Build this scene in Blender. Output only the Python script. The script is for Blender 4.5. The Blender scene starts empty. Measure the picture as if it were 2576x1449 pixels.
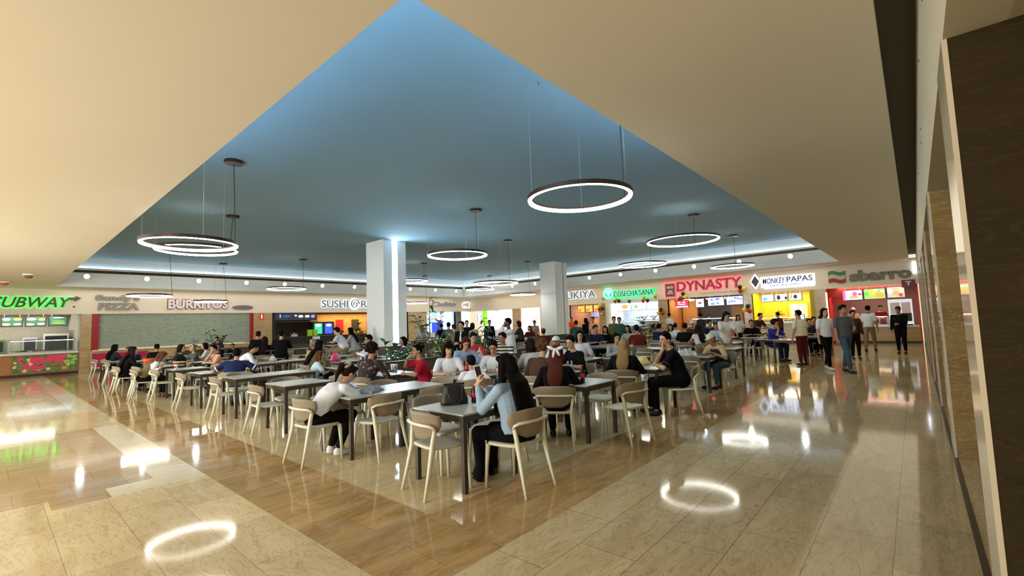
import bpy, bmesh, math, random
import numpy as np
from mathutils import Matrix, Vector, Euler

# ------------------------------------------------------------------ camera, world, exposure, large lights
SC = bpy.context.scene
COL = SC.collection
random.seed(7)
W_, H_ = 2576.0, 1449.0
CX, CY = W_ / 2, H_ / 2
V1 = (-31.0, 861.0)          # vanishing point of the +Y direction (towards the left shop front)
V2 = (2303.0, 777.0)         # vanishing point of the +X direction (towards the right shop front)
FPX = math.sqrt(-((V1[0] - CX) * (V2[0] - CX) + (V1[1] - CY) * (V2[1] - CY)))
CAMH = 1.6


def _cray(p):
    return Vector((p[0] - CX, -(p[1] - CY), -FPX))


AX = _cray(V2).normalized()
AY = _cray(V1).normalized()
AY = (AY - AX * AX.dot(AY)).normalized()
AZ = AX.cross(AY)
ROT = Matrix((AX, AY, AZ))   # world = ROT @ cam


def wray(x, y):
    return ROT @ _cray((x, y))


def at_z(x, y, z=0.0):
    d = wray(x, y)
    t = (z - CAMH) / d.z
    return Vector((d.x * t, d.y * t, z))


def at_d(x, y, dist):
    """point on the sight line at a forward distance from the camera"""
    d = wray(x, y)
    fw = ROT @ Vector((0, 0, -1))
    f2 = Vector((fw.x, fw.y)).normalized()
    t = dist / (d.x * f2.x + d.y * f2.y)
    return Vector((d.x * t, d.y * t, CAMH + d.z * t))


camd = bpy.data.cameras.new('camera')
camd.sensor_width = 36.0
camd.lens = FPX / W_ * 36.0
camd.clip_start = 0.02
camd.clip_end = 200
cam = bpy.data.objects.new('camera', camd)
COL.objects.link(cam)
m4 = ROT.to_4x4()
m4.translation = Vector((0, 0, CAMH))
cam.matrix_world = m4
SC.camera = cam

SC.view_settings.view_transform = 'Standard'
SC.view_settings.look = 'None'
SC.view_settings.exposure = 1.55
SC.view_settings.gamma = 1.0
SC.view_settings.use_curve_mapping = False

world = bpy.data.worlds.new('world')
SC.world = world
world.use_nodes = True
world.node_tree.nodes['Background'].inputs[0].default_value = (1.0, 0.80, 0.50, 1)
world.node_tree.nodes['Background'].inputs[1].default_value = 0.36


def area(name, loc, size, power, color, aim=(0, 0, -1), spread=180):
    l = bpy.data.lights.new(name, 'AREA')
    l.shape = 'RECTANGLE'
    l.size, l.size_y = size
    l.energy = power
    l.color = color
    l.spread = math.radians(spread)
    o = bpy.data.objects.new(name, l)
    COL.objects.link(o)
    o.location = loc
    o.rotation_euler = Vector(aim).to_track_quat('-Z', 'Z').to_euler()
    return o


# bright glazed shops on the far side of the left walkway, outside the frame
area('shop_window_light', (-6.8, 16.0, 2.0), (12.0, 2.6), 900, (0.95, 1.0, 1.0), aim=(1, 0, 0.10))
area('shop_window_light', (-6.8, 5.5, 2.0), (8.0, 2.6), 430, (1.0, 1.0, 0.96), aim=(1, 0, 0.10))
# fill lights added to brighten the walkways and shop fronts, no fittings modelled
area('walkway_fill', (-2.5, 14, 3.92), (7, 22), 90, (1.0, 0.93, 0.75))
area('soffit_fill', (14, 28.9, 3.92), (24, 1.3), 46, (1.0, 0.97, 0.92))
area('soffit_fill', (27.1, 15, 3.92), (1.8, 24), 58, (1.0, 0.88, 0.70))

SC.cycles.max_bounces = 7
SC.cycles.diffuse_bounces = 4
SC.cycles.glossy_bounces = 3
SC.cycles.transmission_bounces = 4
SC.cycles.caustics_reflective = False
SC.cycles.caustics_refractive = False

area('walkway_fill', (18.5, 1.35, 3.92), (17, 2.0), 34, (1.0, 0.90, 0.68))  # added fill, brightens the right walkway and its ceiling


# ------------------------------------------------------------------ helpers
MATS = {}


def mat(name, col=(0.8, 0.8, 0.8), rough=0.6, metal=0.0, emit=None, es=1.0, spec=0.5, alpha=1.0, trans=0.0, noise=0.0, nscale=8.0):
    if name in MATS:
        return MATS[name]
    m = bpy.data.materials.new(name)
    m.use_nodes = True
    nt = m.node_tree
    b = nt.nodes['Principled BSDF']
    b.inputs['Base Color'].default_value = (*col, 1)
    b.inputs['Roughness'].default_value = rough
    b.inputs['Metallic'].default_value = metal
    b.inputs['Specular IOR Level'].default_value = spec
    if emit:
        b.inputs['Emission Color'].default_value = (*emit, 1)
        b.inputs['Emission Strength'].default_value = es
    if alpha < 1:
        b.inputs['Alpha'].default_value = alpha
    if trans:
        b.inputs['Transmission Weight'].default_value = trans
    if noise:
        tc = nt.nodes.new('ShaderNodeTexCoord')
        n = nt.nodes.new('ShaderNodeTexNoise')
        n.inputs['Scale'].default_value = nscale
        n.inputs['Detail'].default_value = 5
        r = nt.nodes.new('ShaderNodeMix')
        r.data_type = 'RGBA'
        r.inputs['A'].default_value = (*[c * (1 - noise) for c in col], 1)
        r.inputs['B'].default_value = (*[min(1, c * (1 + noise)) for c in col], 1)
        nt.links.new(tc.outputs['Object'], n.inputs['Vector'])
        nt.links.new(n.outputs['Fac'], r.inputs['Factor'])
        nt.links.new(r.outputs['Result'], b.inputs['Base Color'])
    MATS[name] = m
    return m


def marble(name, c1, c2, cv, rough=0.12, scale=1.0, tile=None, mortar=(0.12, 0.10, 0.06), rotz=0.0, spec=0.5, off=(0, 0, 0), vert=False, msize=0.004, mrot=None):
    m = bpy.data.materials.new(name)
    m.use_nodes = True
    nt = m.node_tree
    N, L = nt.nodes, nt.links
    b = N['Principled BSDF']
    tc = N.new('ShaderNodeTexCoord')
    src = tc.outputs['Object']
    mp = N.new('ShaderNodeMapping')
    mp.inputs['Rotation'].default_value = mrot if mrot else (0, 0, rotz)
    mp.inputs['Location'].default_value = off
    L.new(src, mp.inputs['Vector'])
    n1 = N.new('ShaderNodeTexNoise')
    n1.inputs['Scale'].default_value = 1.1 * scale
    n1.inputs['Detail'].default_value = 6
    n1.inputs['Distortion'].default_value = 1.2
    mp2 = N.new('ShaderNodeMapping')
    mp2.inputs['Scale'].default_value = (1.0, 3.4, 1.0) if not vert else (1, 1, 4.0)
    L.new(mp.outputs[0], mp2.inputs['Vector'])
    L.new(mp2.outputs[0], n1.inputs['Vector'])
    n2 = N.new('ShaderNodeTexNoise')
    n2.inputs['Scale'].default_value = 2.2 * scale
    n2.inputs['Detail'].default_value = 8
    n2.inputs['Distortion'].default_value = 2.5
    L.new(mp2.outputs[0], n2.inputs['Vector'])
    rp = N.new('ShaderNodeValToRGB')
    rp.color_ramp.elements[0].position = 0.47
    rp.color_ramp.elements[0].color = (0, 0, 0, 1)
    rp.color_ramp.elements[1].position = 0.53
    rp.color_ramp.elements[1].color = (0, 0, 0, 1)
    e = rp.color_ramp.elements.new(0.50)
    e.color = (1, 1, 1, 1)
    L.new(n2.outputs['Fac'], rp.inputs['Fac'])
    mixa = N.new('ShaderNodeMix')
    mixa.data_type = 'RGBA'
    mixa.inputs['A'].default_value = (*c1, 1)
    mixa.inputs['B'].default_value = (*c2, 1)
    rb = N.new('ShaderNodeMapRange')
    rb.inputs['From Min'].default_value = 0.35
    rb.inputs['From Max'].default_value = 0.68
    L.new(n1.outputs['Fac'], rb.inputs['Value'])
    L.new(rb.outputs[0], mixa.inputs['Factor'])
    mixv = N.new('ShaderNodeMix')
    mixv.data_type = 'RGBA'
    mixv.inputs['B'].default_value = (*cv, 1)
    mul = N.new('ShaderNodeMath')
    mul.operation = 'MULTIPLY'
    mul.inputs[1].default_value = 0.55
    L.new(rp.outputs[0], mul.inputs[0])
    L.new(mul.outputs[0], mixv.inputs['Factor'])
    L.new(mixa.outputs['Result'], mixv.inputs['A'])
    out = mixv.outputs['Result']
    if tile:
        br = N.new('ShaderNodeTexBrick')
        br.inputs['Scale'].default_value = 1.0
        br.inputs['Brick Width'].default_value = tile[0]
        br.inputs['Row Height'].default_value = tile[1]
        br.inputs['Mortar Size'].default_value = msize
        br.inputs['Mortar Smooth'].default_value = 0.3
        br.inputs['Color1'].default_value = (0.86, 0.86, 0.86, 1)
        br.inputs['Color2'].default_value = (1.06, 1.06, 1.06, 1)
        br.inputs['Mortar'].default_value = (0.4, 0.37, 0.3, 1)
        L.new(mp.outputs[0], br.inputs['Vector'])
        mt = N.new('ShaderNodeMix')
        mt.data_type = 'RGBA'
        mt.blend_type = 'MULTIPLY'
        mt.inputs['Factor'].default_value = 1.0
        L.new(out, mt.inputs['A'])
        L.new(br.outputs['Color'], mt.inputs['B'])
        out = mt.outputs['Result']
    L.new(out, b.inputs['Base Color'])
    b.inputs['Roughness'].default_value = rough
    b.inputs['Specular IOR Level'].default_value = spec
    nr = N.new('ShaderNodeTexNoise')
    nr.inputs['Scale'].default_value = 1.3
    L.new(src, nr.inputs['Vector'])
    mr = N.new('ShaderNodeMapRange')
    mr.inputs['To Min'].default_value = rough * 0.7
    mr.inputs['To Max'].default_value = rough * 1.4
    L.new(nr.outputs['Fac'], mr.inputs['Value'])
    L.new(mr.outputs[0], b.inputs['Roughness'])
    bp = N.new('ShaderNodeBump')
    bp.inputs['Strength'].default_value = 0.02
    bp.inputs['Distance'].default_value = 0.02
    L.new(n1.outputs['Fac'], bp.inputs['Height'])
    L.new(bp.outputs[0], b.inputs['Normal'])
    MATS[name] = m
    return m


class MB:
    """collects shapes; build() links them as one mesh object"""

    def __init__(s):
        s.v, s.f, s.mi, s.cur = [], [], [], 0

    def add(s, vs, fs):
        o = len(s.v)
        s.v += [tuple(v) for v in vs]
        s.f += [tuple(i + o for i in f) for f in fs]
        s.mi += [s.cur] * len(fs)
        return s

    def box(s, x0, y0, z0, x1, y1, z1, M=None):
        if x0 > x1: x0, x1 = x1, x0
        if y0 > y1: y0, y1 = y1, y0
        if z0 > z1: z0, z1 = z1, z0
        vs = [(x0, y0, z0), (x1, y0, z0), (x1, y1, z0), (x0, y1, z0), (x0, y0, z1), (x1, y0, z1), (x1, y1, z1), (x0, y1, z1)]
        if M: vs = [M @ Vector(v) for v in vs]
        return s.add(vs, [(3, 2, 1, 0), (4, 5, 6, 7), (0, 1, 5, 4), (1, 2, 6, 5), (2, 3, 7, 6), (3, 0, 4, 7)])

    def ell(s, c, r, R=None, n=12, m=8):
        c = Vector(c)
        vs, fs = [], []
        for j in range(1, m):
            t = math.pi * j / m
            for i in range(n):
                a = 2 * math.pi * i / n
                p = Vector((r[0] * math.sin(t) * math.cos(a), r[1] * math.sin(t) * math.sin(a), r[2] * math.cos(t)))
                if R: p = R @ p
                vs.append(c + p)
        T = Vector((0, 0, r[2])); 
        if R: T = R @ T
        vs += [c + T, c - T]
        top, bot = (m - 1) * n, (m - 1) * n + 1
        for i in range(n):
            k = (i + 1) % n
            fs.append((top, i, k))
            for j in range(m - 2):
                fs.append((j * n + i, (j + 1) * n + i, (j + 1) * n + k, j * n + k))
            fs.append(((m - 2) * n + i, bot, (m - 2) * n + k))
        return s.add(vs, fs)

    def loft(s, rings, closed=True):
        n = len(rings[0])
        vs = [v for r in rings for v in r]
        fs = []
        for j in range(len(rings) - 1):
            for i in range(n):
                k = (i + 1) % n
                fs.append((j * n + i, j * n + k, (j + 1) * n + k, (j + 1) * n + i))
        if closed:
            fs.append(tuple(range(n))[::-1])
            fs.append(tuple((len(rings) - 1) * n + i for i in range(n)))
        return s.add(vs, fs)

    def cap(s, a, b, ra, rb, n=10):
        """tapered capsule"""
        a, b = Vector(a), Vector(b)
        d = b - a
        if d.length < 1e-6: d = Vector((0, 0, 1e-4))
        d.normalize()
        u = d.orthogonal().normalized()
        w = d.cross(u)
        rings = []
        def ring(c, r):
            return [c + (u * math.cos(2 * math.pi * i / n) + w * math.sin(2 * math.pi * i / n)) * r for i in range(n)]
        for t in (85, 60, 30):
            rings.append(ring(a - d * ra * math.sin(math.radians(t)), ra * math.cos(math.radians(t))))
        rings.append(ring(a, ra)); rings.append(ring(b, rb))
        for t in (30, 60, 85):
            rings.append(ring(b + d * rb * math.sin(math.radians(t)), rb * math.cos(math.radians(t))))
        return s.loft(rings)

    def chain(s, pts, rs, n=10):
        for i in range(len(pts) - 1):
            s.cap(pts[i], pts[i + 1], rs[i], rs[i + 1], n)
        return s

    def cyl(s, a, b, ra, rb=None, n=16, cap=True):
        rb = ra if rb is None else rb
        a, b = Vector(a), Vector(b)
        d = (b - a).normalized()
        u = d.orthogonal().normalized()
        w = d.cross(u)
        R = [[c + (u * math.cos(2 * math.pi * i / n) + w * math.sin(2 * math.pi * i / n)) * r for i in range(n)] for c, r in ((a, ra), (b, rb))]
        return s.loft(R, cap)

    def lathe(s, prof, c=(0, 0, 0), n=16):
        c = Vector(c)
        R = [[c + Vector((r * math.cos(2 * math.pi * i / n), r * math.sin(2 * math.pi * i / n), z)) for i in range(n)] for r, z in prof]
        return s.loft(R)

    def sweep(s, pts, w, d, up=(0, 0, 1), side=None):
        """rounded-rectangular bar along a path; w across, d thick"""
        pts = [Vector(p) for p in pts]
        rings = []
        for i, p in enumerate(pts):
            a = pts[max(0, i - 1)]
            b = pts[min(len(pts) - 1, i + 1)]
            t = (b - a).normalized()
            sx = Vector(side) if side else t.cross(Vector(up))
            if sx.length < 1e-4: sx = Vector((1, 0, 0))
            sx = (sx - t * sx.dot(t)).normalized()
            sy = t.cross(sx).normalized()
            ww = (w[i] if isinstance(w, (list, tuple)) else w) / 2
            dd = (d[i] if isinstance(d, (list, tuple)) else d) / 2
            q = 0.55
            rings.append([p + sx * a_ * ww + sy * b_ * dd for a_, b_ in ((1, -q), (1, q), (q, 1), (-q, 1), (-1, q), (-1, -q), (-q, -1), (q, -1))])
        return s.loft(rings)

    def quad(s, a, b, c, d):
        return s.add([a, b, c, d], [(0, 1, 2, 3)])

    def build(s, name, m, parent=None, smooth=False, M=None, kind=None, label=None, cat=None, group=None, bevel=0):
        me = bpy.data.meshes.new(name)
        me.from_pydata([tuple(v) for v in s.v], [], s.f)
        ms = m if isinstance(m, (list, tuple)) else [m]
        for mm in ms: me.materials.append(mm)
        if len(ms) > 1:
            me.polygons.foreach_set('material_index', s.mi)
        if smooth:
            me.polygons.foreach_set('use_smooth', [True] * len(s.f))
        me.update()
        o = bpy.data.objects.new(name, me)
        COL.objects.link(o)
        if parent is not None: o.parent = parent
        if M is not None: o.matrix_basis = M
        if bevel:
            bv = o.modifiers.new('bevel', 'BEVEL')
            bv.width = bevel
            bv.segments = 2
            bv.limit_method = 'ANGLE'
        if kind: o['kind'] = kind
        if label: o['label'] = label
        if cat: o['category'] = cat
        if group: o['group'] = group
        return o


def empty(name, loc=(0, 0, 0), rz=0.0, label=None, cat=None, group=None, M=None, sc=1.0):
    o = bpy.data.objects.new(name, None)
    o.empty_display_size = 0.1
    COL.objects.link(o)
    if M is not None:
        o.matrix_basis = M
    else:
        o.location = loc
        o.rotation_euler = (0, 0, rz)
        o.scale = (sc, sc, sc)
    if label: o['label'] = label
    if cat: o['category'] = cat
    if group: o['group'] = group
    return o


def copy_tree(o, loc=None, rz=0.0, label=None, parent=None, kids=None):
    c = o.copy()
    COL.objects.link(c)
    if parent is not None:
        c.parent = parent
    if loc is not None:
        c.location = loc
        c.rotation_euler = (0, 0, rz)
    if label: c['label'] = label
    for k in (kids if kids is not None else KIDS.get(o.name, [])):
        copy_tree(k, parent=c, kids=KIDS.get(k.name, []))
    return c


KIDS = {}


def reg(root):
    """remember children once, for quick copying"""
    def go(o):
        KIDS[o.name] = [k for k in COL.objects if k.parent == o]
        for k in KIDS[o.name]: go(k)
    go(root)
    return root


def text_mesh(body, rect, depth=0.02, off=0.0, shear=0.0, d=0.0, grow=0.0):
    """text as a solid mesh fitted into rect=(u0,u1,z0,z1) standing in the local XZ plane, facing -Y"""
    c = bpy.data.curves.new('lettering', 'FONT')
    c.body = body
    c.extrude = 0.02
    c.offset = off
    c.shear = shear
    c.resolution_u = 3
    o = bpy.data.objects.new('lettering', c)
    COL.objects.link(o)
    bpy.context.view_layer.update()
    dg = bpy.context.evaluated_depsgraph_get()
    me = bpy.data.meshes.new_from_object(o.evaluated_get(dg))
    bpy.data.objects.remove(o)
    n = len(me.vertices)
    co = np.empty(n * 3)
    me.vertices.foreach_get('co', co)
    co = co.reshape(-1, 3)
    lo, hi = co.min(0), co.max(0)
    u0, u1, z0, z1 = rect
    u0 -= grow; u1 += grow; z0 -= grow; z1 += grow
    X = u0 + (co[:, 0] - lo[0]) / (hi[0] - lo[0]) * (u1 - u0)
    Z = z0 + (co[:, 1] - lo[1]) / (hi[1] - lo[1]) * (z1 - z0)
    Y = d - (co[:, 2] - lo[2]) / (hi[2] - lo[2]) * depth
    me.vertices.foreach_set('co', np.stack([X, Y, Z], 1).ravel())
    me.update()
    return me


def text_obj(name, body, rect, m, depth=0.02, off=0.0, shear=0.0, d=0.0, parent=None, M=None, label=None, cat=None, grow=0.0):
    me = text_mesh(body, rect, depth, off, shear, d, grow)
    me.materials.clear()
    me.materials.append(m)
    o = bpy.data.objects.new(name, me)
    COL.objects.link(o)
    if parent is not None: o.parent = parent
    if M is not None: o.matrix_basis = M
    if label: o['label'] = label
    if cat: o['category'] = cat
    return o


# ------------------------------------------------------------------ materials
M_blue = mat('painted_ceiling_blue', (0.195, 0.315, 0.40), 0.85, noise=0.03, nscale=1.5)
M_beige = mat('painted_ceiling_beige', (0.715, 0.665, 0.55), 0.85, noise=0.02, nscale=1.0)
M_white = mat('painted_white', (0.86, 0.90, 0.90), 0.8)
M_colw = mat('column_paint', (0.86, 0.90, 0.92), 0.7)
M_facade = mat('facade_plaster', (0.76, 0.68, 0.56), 0.75, noise=0.02, nscale=2)
M_slot = mat('dark_slot', (0.05, 0.04, 0.035), 0.35, metal=0.4)
M_dark = mat('dark_paint', (0.10, 0.09, 0.06), 0.8)
M_led = mat('led_strip', (1, 1, 1), 0.5, emit=(0.66, 0.88, 1.0), es=16)
M_cove = mat('cove_strip', (1, 1, 1), 0.5, emit=(0.42, 0.70, 1.0), es=18)
M_ring = mat('ring_diffuser', (1, 1, 1), 0.5, emit=(1.0, 0.97, 0.86), es=11)
M_ringb = mat('ring_housing', (0.05, 0.035, 0.025), 0.4, metal=0.6)
M_black = mat('black_plastic', (0.012, 0.012, 0.012), 0.4)
M_spot = mat('spot_lens', (1, 1, 1), 0.5, emit=(0.85, 0.98, 1.0), es=26)
M_spotw = mat('spot_lens_warm', (1, 1, 1), 0.5, emit=(0.95, 1.0, 0.62), es=22)
M_fr = mat('chair_cream', (0.70, 0.70, 0.56), 0.45)
M_seat = mat('chair_seat_cream', (0.60, 0.58, 0.46), 0.5)
M_shell = mat('chair_taupe', (0.26, 0.21, 0.145), 0.55)
M_top = mat('laminate_top', (0.42, 0.45, 0.42), 0.27, spec=0.5)
M_leg = mat('table_leg_brown', (0.065, 0.05, 0.04), 0.4, metal=0.3)
M_steel = mat('brushed_steel', (0.55, 0.56, 0.57), 0.3, metal=0.9)
M_glass = mat('glass_panel', (0.9, 1.0, 0.98), 0.03, trans=0.95)
M_cloud = mat('white_plastic', (0.8, 0.8, 0.8), 0.4)
FL_out = marble('marble_floor_light', (0.62, 0.51, 0.31), (0.52, 0.41, 0.23), (0.30, 0.22, 0.12), 0.065, spec=0.12, tile=(0.88, 0.43), off=(0.2, 0.20, 0), msize=0.003)
FL_outY = marble('marble_floor_light_turned', (0.70, 0.58, 0.37), (0.60, 0.47, 0.27), (0.36, 0.27, 0.15), 0.065, spec=0.12, tile=(0.83, 0.43), mrot=(0, 0, math.radians(90)), off=(0.25, 0.02, 0), msize=0.002)
FL_band = marble('marble_floor_brown', (0.48, 0.32, 0.14), (0.32, 0.19, 0.07), (0.52, 0.42, 0.27), 0.065, spec=0.12, tile=(0.83, 0.42), off=(0.0, 0.02, 0), msize=0.002)
FL_in = marble('marble_floor_cream', (0.62, 0.50, 0.30), (0.54, 0.42, 0.23), (0.38, 0.29, 0.17), 0.065, spec=0.12, tile=(0.86, 0.86), off=(0.1, 0.1, 0), msize=0.002)
FL_pale = marble('marble_floor_pale', (0.74, 0.68, 0.52), (0.66, 0.58, 0.42), (0.5, 0.42, 0.3), 0.065, spec=0.12)
FL_tan = marble('marble_floor_tan', (0.52, 0.38, 0.22), (0.42, 0.29, 0.16), (0.3, 0.2, 0.1), 0.065, spec=0.12, tile=(0.43, 0.8), msize=0.002)
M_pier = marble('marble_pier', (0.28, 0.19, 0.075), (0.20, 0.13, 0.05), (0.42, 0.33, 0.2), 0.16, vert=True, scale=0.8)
M_pierd = marble('marble_pier_shaded', (0.030, 0.019, 0.006), (0.022, 0.013, 0.004), (0.045, 0.03, 0.012), 0.6, spec=0.15, vert=True, scale=0.8)  # darkened copy of the pier marble, shade put into the colour
M_pil = marble('marble_pilaster', (0.52, 0.38, 0.20), (0.40, 0.27, 0.13), (0.30, 0.19, 0.09), 0.2, vert=True, scale=1.2)
M_edge = mat('polished_marble_edge', (0.55, 0.48, 0.36), 0.08)

# ------------------------------------------------------------------ the hall
YF, XF = 29.75, 28.3          # planes of the left and the right shop front
ZL, ZB, ZO = 3.93, 5.26, 2.84  # lower ceiling, raised ceiling, top of the shop openings
RX0, RY0, RX1, RY1 = 1.86, 2.5, 25.95, 28.0
FX0, FY0 = -10.0, -4.0
ML = Matrix.Translation((0, YF, 0))                                    # local (u, depth, z) -> left front, u = X
MR = Matrix.Translation((XF, 0, 0)) @ Matrix.Rotation(-math.pi / 2, 4, 'Z')  # right front, u = -Y


def S(name, mb, m, **k):
    return mb.build(name, m, kind='structure', **k)


def Lu(x, y=800, d=0.0):
    r = wray(x, y); t = (YF + d) / r.y
    return r.x * t, CAMH + r.z * t


def Ru(x, y=780, d=0.0):
    r = wray(x, y); t = (XF + d) / r.x
    return -r.y * t, CAMH + r.z * t


# floor: zones of differently coloured marble, one slab
f = MB()
def fq(x0, y0, x1, y1, i):
    f.cur = i
    f.quad((x0, y0, 0), (x1, y0, 0), (x1, y1, 0), (x0, y1, 0))
BX0, BX1, BY0, BY1 = 1.70, 2.54, 2.36, 3.24
fq(BX0, FY0, XF + 3, BY0, 0)
# left walkway, with the odd pale and tan slabs let into it
ys = [FY0, 4.6, 5.9, 6.23, 6.62, 11.22, 13.75, YF + 3]
fq(FX0, FY0, BX0, 6.23, 1)
fq(FX0, 6.23, 0.45, 6.62, 1); fq(0.45, 6.23, 0.88, 6.62, 5); fq(0.88, 6.23, BX0, 6.62, 4)
fq(FX0, 6.62, 0.0, 11.22, 1); fq(0.0, 6.62, 1.29, 11.22, 5); fq(1.29, 6.62, BX0, 11.22, 4)
fq(FX0, 11.22, BX0, 13.75, 1)
fq(FX0, 13.75, 1.28, YF + 3, 1); fq(1.28, 13.75, BX0, YF + 3, 4)
fq(BX0, BY0, XF + 3, BY1, 2); fq(BX0, BY1, BX1, YF + 3, 2)
fq(BX1, BY1, XF + 3, YF + 3, 3)
fl = S('floor', f, [FL_out, FL_outY, FL_band, FL_in, FL_pale, FL_tan])

# lower ceiling around the raised field
c = MB()
def slab(x0, y0, x1, y1, z0=ZL, z1=ZL + 0.24): c.box(x0, y0, z0, x1, y1, z1)
slab(FX0, FY0 + 4.05, RX0, YF + 0.2)
slab(RX0, 0.06, XF + 0.2, RY0)
slab(RX1 + 0.012, RY0, XF + 0.2, YF + 0.2)
slab(RX0, RY1 + 0.012, RX1 + 0.012, YF + 0.2)
S('ceiling_lower', c, M_beige)
c = MB()
c.box(RX0 - 0.5, RY0 - 0.5, ZB, RX1 + 0.3, RY1 + 0.3, ZB + 0.1)
S('ceiling_raised', c, M_blue)
# cheeks of the raised field on the near sides: an open cove with a cool strip lying in it
c = MB()
c.box(RX0 - 0.55, RY0 - 0.5, ZL + 0.245, RX0 - 0.45, RY1, ZB)
c.box(RX0 - 0.5, RY0 - 0.55, ZL + 0.245, RX1, RY0 - 0.45, ZB)
S('trim_1', c, M_white)
cs = MB()
cs.box(RX0 - 0.38, RY0, ZL + 0.25, RX0 - 0.33, RY0 + 8, ZL + 0.28)
cs.build('cove_light', M_cove, label='cool cove light strip hidden above the left walkway ceiling edge', cat='cove light')
cs = MB()
cs.box(RX0 + 0.2, RY0 - 0.38, ZL + 0.25, RX0 + 7, RY0 - 0.33, ZL + 0.28)
cs.build('cove_light', M_cove, label='cool cove light strip hidden above the right walkway ceiling edge', cat='cove light')


# far sides: fascia, dark slot, canted spotlight band, lower fascia
def cornice(along_x):
    def T(u, dpt, z):   # u runs along, dpt towards the shops
        return (u, RY1 + dpt, z) if along_x else (RX1 + dpt, u, z)
    a0, a1 = (RX0, RX1) if along_x else (RY0, RY1)
    prof = [(-0.12, ZB), (-0.12, 4.72), (-0.02, 4.72)]
    def strip(prof, name, m):
        b = MB()
        for (d0, z0), (d1, z1) in zip(prof, prof[1:]):
            b.quad(T(a0, d0, z0), T(a1, d0, z0), T(a1, d1, z1), T(a0, d1, z1))
        return S(name, b, m)
    strip(prof, 'wall_fascia_upper', M_white)
    strip([(0.10, 4.72), (0.10, 4.56), (-0.10, 4.56)], 'trim_2', M_slot)
    strip([(-0.10, 4.56), (0.0, 4.23), (0.0, ZL)], 'wall_fascia_lower', M_white)
    b = MB()
    b.box(*T(a0, -0.20, 4.715), *T(a1, -0.10, 4.735))
    b.box(*T(a0, -0.205, 4.715), *T(a1, -0.20, 4.76))
    S('trim_3', b, M_steel)
    b = MB(); b.box(*T(a0 + .2, -0.185, 4.737), *T(a1 - .2, -0.16, 4.75))
    b.build('cove_light', mat('cornice_strip', (1, 1, 1), 0.5, emit=(0.55, 0.80, 1.0), es=6), label='cool light strip lying in the slot of the %s cornice' % ('left' if along_x else 'right'), cat='cove light')
cornice(True)
cornice(False)

# beam over the marble piers, dark slot ceiling between it and the lower ceiling
c = MB(); c.box(2.2, -0.42, 2.9, XF + 0.3, -0.20, 4.2); S('wall_beam', c, mat('beam_paint', (0.50, 0.47, 0.36), 0.75, noise=0.05, nscale=3))
c = MB(); c.box(-6, -3.8, 4.17, XF + 0.3, 0.06, 4.27); S('ceiling_slot', c, M_dark)
c = MB(); c.box(2.2, -2.2, 2.9, XF + 0.3, -0.42, 2.98); S('ceiling_soffit', c, mat('soffit_paint', (0.40, 0.35, 0.24), 0.8))
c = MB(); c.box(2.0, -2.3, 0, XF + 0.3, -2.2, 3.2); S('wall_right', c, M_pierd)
c = MB(); c.box(1.5, -0.215, 0.0, XF, -0.18, 0.004); S('trim_4', c, M_slot)
for i in range(8):
    x = 3.02 + 3.43 * i + (0.42 if i else 0)
    c = MB(); c.box(x, -1.25, 0, x + 0.5, -0.20, 2.9)
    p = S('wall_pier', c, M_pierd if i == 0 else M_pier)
    e = MB(); e.box(x - 0.002, -0.215, 0.0, x + 0.502, -0.194, 2.9)
    e.build('polished_edge', M_edge, parent=p)
# scuffs and screw ends on the beam
sc_ = MB()
for x, z in ((3.9, 3.9), (4.0, 3.75), (4.1, 3.7), (5.5, 3.85), (6.8, 3.6), (7.0, 3.5), (9.5, 3.7)):
    sc_.box(x, -0.205, z, x + 0.05, -0.195, z + 0.015)
sc_.build('scuff_mark', M_dark, kind='structure')

# columns
for k, (x0, x1, y0, y1, lit) in enumerate(((10.62, 11.72, 16.25, 17.55, True), (22.5, 23.75, 16.2, 17.35, False))):
    g0, g1 = (x0 + 0.42, x0 + 0.68) if lit else (x0 + 0.80, x0 + 0.90)
    c = MB()
    c.box(x0, y0, 0, g0, y0 + 0.12, ZB); c.box(g1, y0, 0, x1, y0 + 0.12, ZB)
    c.box(x0, y0 + 0.12, 0, x1, y1, ZB)
    p = S('wall_column', c, M_colw)
    c = MB(); c.box(g0, y0 + 0.06, 0.3, g1, y0 + 0.11, ZB - 0.01)
    c.build('light_strip' if lit else 'unlit_groove', M_led if lit else M_slot, parent=p)


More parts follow.
